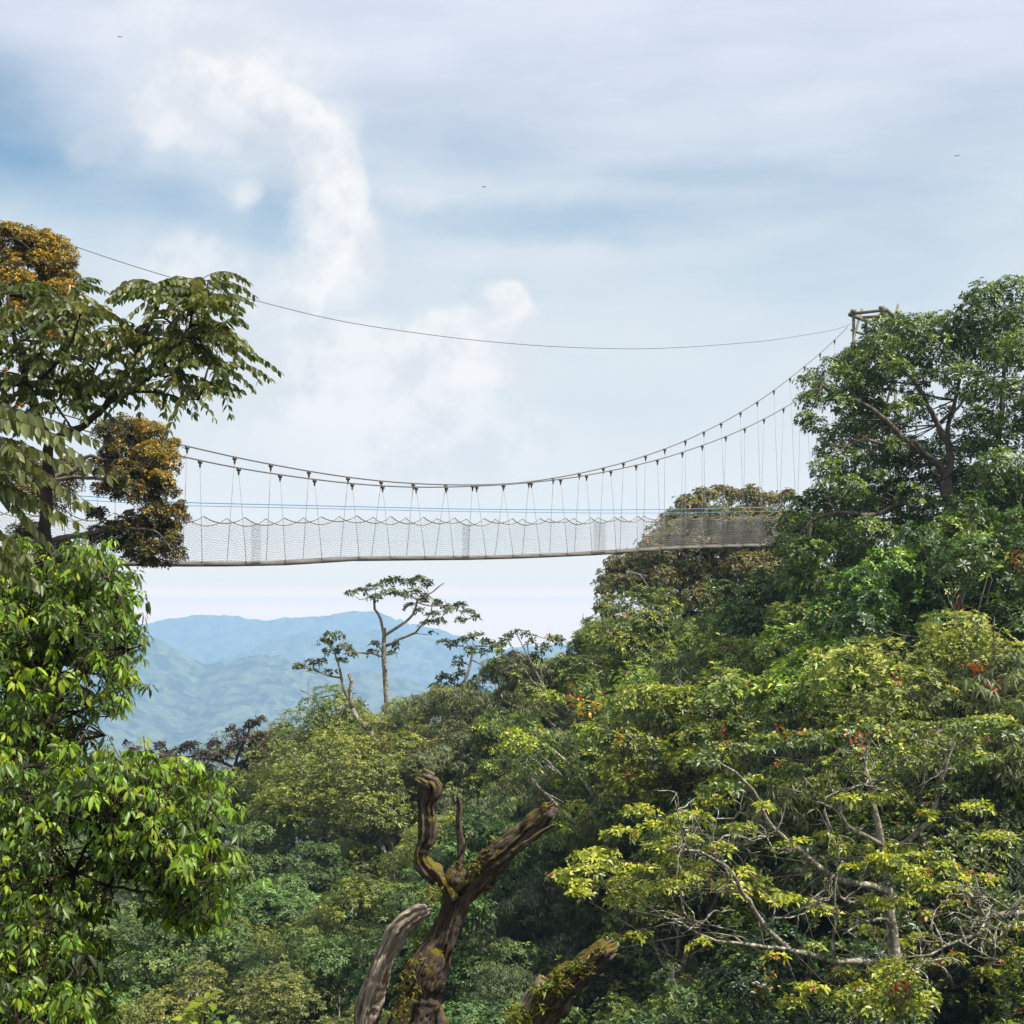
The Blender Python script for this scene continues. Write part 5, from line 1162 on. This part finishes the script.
LABELS = {
 4: 'large shadowy dense tree lower left of the pale limbed tree',
 5: 'half hidden shadowy yellow tipped tree below the bare edge branch',
 9: 'shadowy dense tree right of the leaning dead stub',
 10: 'half hidden shadowy yellow tipped tree lower left of the bare edge branch',
 11: 'large shadowy yellow tipped tree lower right of the bare edge branch',
 16: 'shadowy yellow tipped tree right of the leaning dead stub',
 17: 'large shadowy yellow tipped tree lower right of the pale limbed tree',
 18: 'large shadowy drooping leaved tree above the bare edge branch',
 20: 'dull olive small leaved tree left of the small bottom shoot',
 21: 'half hidden dull olive small leaved tree right of the small bottom shoot, second nearest',
 22: 'fresh green bushy tree left of the leaning dead stub',
 23: 'large shadowy yellow tipped tree right of the yellow sprays',
 24: 'shadowy yellow tipped tree upper left of the pale limbed tree',
 25: 'half hidden bright green broad leaved tree above the bare edge branch',
 27: 'half hidden fresh green bushy tree left of the small bottom shoot',
 28: 'large dull olive small leaved tree just upper right of the small bottom shoot',
 29: 'half hidden dull olive small leaved tree right of the small bottom shoot, nearest',
 30: 'dark grey green drooping leaved tree left of the leaning dead stub',
 31: 'shadowy dense tree upper right of the yellow sprays',
 35: 'fresh green bushy tree just left of the small bottom shoot',
 36: 'large fresh green bushy tree right of the small bottom shoot',
 37: 'large fresh green bushy tree lower left of the forked dead trunk',
 38: 'large dark grey green drooping leaved tree upper left of the leaning dead stub',
 39: 'yellow tipped green tree lower right of the orange leaf clump',
 43: 'half hidden mid green broad leaved tree lower left of the corner leafy tree',
 44: 'large fresh green bushy tree upper left of the small bottom shoot',
 45: 'dull olive small leaved tree upper right of the small bottom shoot, second nearest',
 46: 'large deep green bushy tree just upper right of the forked dead trunk',
 47: 'grey green drooping leaved tree upper left of the yellow sprays',
 48: 'half hidden yellow tipped green tree right of the orange leaf clump',
 50: 'half hidden dark green dense tree lower right of the tall evergreen, nearest',
 52: 'half hidden dull olive small leaved tree left of the corner leafy tree',
 53: 'dull olive small leaved tree upper right of the small bottom shoot, nearest',
 54: 'large mid green broad leaved tree left of the forked dead trunk',
 55: 'grey green drooping leaved tree upper right of the forked dead trunk, nearest',
 56: 'yellow tipped green tree below the orange leaf clump',
 57: 'yellow tipped green tree below the brown tinged tree',
 58: 'half hidden deep green broad leaved tree below the tall evergreen',
 61: 'half hidden fresh green bushy tree lower left of the corner leafy tree, second nearest',
 62: 'large fresh green bushy tree right of the corner leafy tree',
 63: 'dull olive small leaved tree upper left of the forked dead trunk',
 64: 'grey green drooping leaved tree upper right of the forked dead trunk, second nearest',
 67: 'fresh green bushy tree left of the corner leafy tree',
 68: 'half hidden dull olive small leaved tree right of the corner leafy tree',
 69: 'fresh green bushy tree right of the corner leafy tree, second nearest',
 70: 'half hidden light green broad leaved tree upper left of the forked dead trunk',
 71: 'half hidden mid green broad leaved tree lower left of the orange leaf clump',
 72: 'large mid green broad leaved tree lower left of the brown tinged tree',
 75: 'half hidden fresh green bushy tree lower left of the corner leafy tree, nearest',
 76: 'fresh green bushy tree right of the corner leafy tree, nearest',
 77: 'light green broad leaved tree left of the forked dead trunk',
 78: 'large grey green drooping leaved tree above the forked dead trunk',
 79: 'grey green drooping leaved tree just left of the orange leaf clump',
 81: 'half hidden olive green small leaved tree left of the corner leafy tree',
 82: 'half hidden olive green small leaved tree lower left of the corner leafy tree',
 83: 'olive green small leaved tree lower right of the purple brown tree, second nearest',
 84: 'half hidden olive green small leaved tree lower left of the crooked skyline tree',
 85: 'grey green drooping leaved tree below the crooked skyline tree, nearest',
 86: 'half hidden yellow tipped green tree just above the orange leaf clump',
 91: 'half hidden olive green small leaved tree lower right of the purple brown tree, second nearest',
 96: 'olive green small leaved tree lower right of the purple brown tree, nearest',
 99: 'half hidden olive green small leaved tree left of the purple brown tree',
 100: 'half hidden light green broad leaved tree below the purple brown tree',
 101: 'half hidden light green broad leaved tree right of the purple brown tree',
 102: 'lively green dense tree right of the footbridge right end, second nearest',
 103: 'large dark green dense tree below the tall evergreen, second nearest',
 104: 'large dark green dense tree below the tall evergreen, nearest',
 105: 'dark green dense tree lower right of the tall evergreen',
 106: 'large lively green dense tree lower right of the footbridge right end',
 107: 'lively green dense tree below the footbridge right end',
 108: 'olive green small leaved tree below the footbridge right end',
 109: 'large bright green broad leaved tree upper left of the pale limbed tree',
 110: 'large grey green drooping leaved tree upper right of the pale limbed tree',
 111: 'large pale olive small leaved tree above the pale limbed tree',
 112: 'pale olive small leaved tree upper right of the pale limbed tree',
 113: 'large grey green drooping leaved tree upper left of the pale limbed tree',
 114: 'yellow tipped green tree upper left of the pale limbed tree',
 115: 'large yellow tipped green tree right of the orange leaf clump',
 116: 'large yellow tipped green tree lower right of the orange leaf clump',
 117: 'yellow tipped green tree lower right of the brown tinged tree',
 118: 'grey green drooping leaved tree below the brown tinged tree',
 119: 'yellow tipped green tree upper right of the orange leaf clump',
 120: 'large yellow tipped green tree below the orange leaf clump',
 121: 'half hidden lively green dense tree lower right of the tall evergreen',
 122: 'half hidden dark green dense tree lower right of the tall evergreen, second nearest',
 123: 'dark green dense tree just lower right of the footbridge right end',
 124: 'dark green dense tree lower left of the footbridge right end',
 125: 'lively green dense tree right of the footbridge right end, nearest',
 126: 'dark green dense tree below the footbridge right end',
 127: 'large olive green small leaved tree right of the purple brown tree, second nearest',
 128: 'olive green small leaved tree below the tall umbrella tree',
 129: 'large olive green small leaved tree right of the purple brown tree, nearest',
 130: 'large olive green small leaved tree upper left of the forked dead trunk',
 133: 'half hidden olive green small leaved tree lower right of the purple brown tree, nearest',
 134: 'olive green small leaved tree just right of the purple brown tree',
 135: 'half hidden olive green small leaved tree right of the purple brown tree',
 137: 'half hidden olive green small leaved tree below the tall umbrella tree, second nearest',
 138: 'half hidden olive green small leaved tree below the tall umbrella tree, nearest',
 139: 'half hidden yellow tipped green tree lower left of the crooked skyline tree',
 140: 'grey green drooping leaved tree lower left of the crooked skyline tree',
 141: 'half hidden mid green broad leaved tree just lower right of the crooked skyline tree',
 142: 'half hidden grey green drooping leaved tree just lower right of the crooked skyline tree',
 143: 'grey green drooping leaved tree just below the wispy stemmed tree',
 144: 'half hidden yellow tipped green tree just lower right of the wispy stemmed tree',
 145: 'mid green broad leaved tree above the orange leaf clump',
 146: 'olive green small leaved tree above the orange leaf clump',
 147: 'half hidden mid green broad leaved tree just upper right of the orange leaf clump',
 148: 'mid green broad leaved tree below the brown tinged tree',
 149: 'half hidden mid green broad leaved tree below the brown tinged tree',
 150: 'half hidden yellow tipped green tree lower right of the brown tinged tree',
 151: 'half hidden yellow tipped green tree below the brown tinged tree',
 152: 'half hidden yellow tipped green tree lower left of the footbridge right end',
 160: 'half hidden grey green drooping leaved tree below the brown tinged tree',
 165: 'half hidden mid green broad leaved tree lower right of the footbridge right end',
 171: 'half hidden bright green broad leaved tree upper right of the pale limbed tree',
 172: 'half hidden grey green drooping leaved tree just above the pale limbed tree',
 173: 'half hidden yellow tipped green tree left of the pale limbed tree',
 174: 'half hidden grey green drooping leaved tree lower right of the orange leaf clump',
 176: 'half hidden grey green drooping leaved tree upper right of the orange leaf clump',
 177: 'grey green drooping leaved tree below the orange leaf clump',
 178: 'grey green drooping leaved tree lower left of the orange leaf clump',
 179: 'yellow tipped green tree just upper left of the orange leaf clump',
 180: 'mid green broad leaved tree below the wispy stemmed tree',
 181: 'grey green drooping leaved tree below the crooked skyline tree, second nearest',
}
for q in SLOPE: q['o']['label'] = LABELS.get(q['si'], 'green forest tree on the slope')
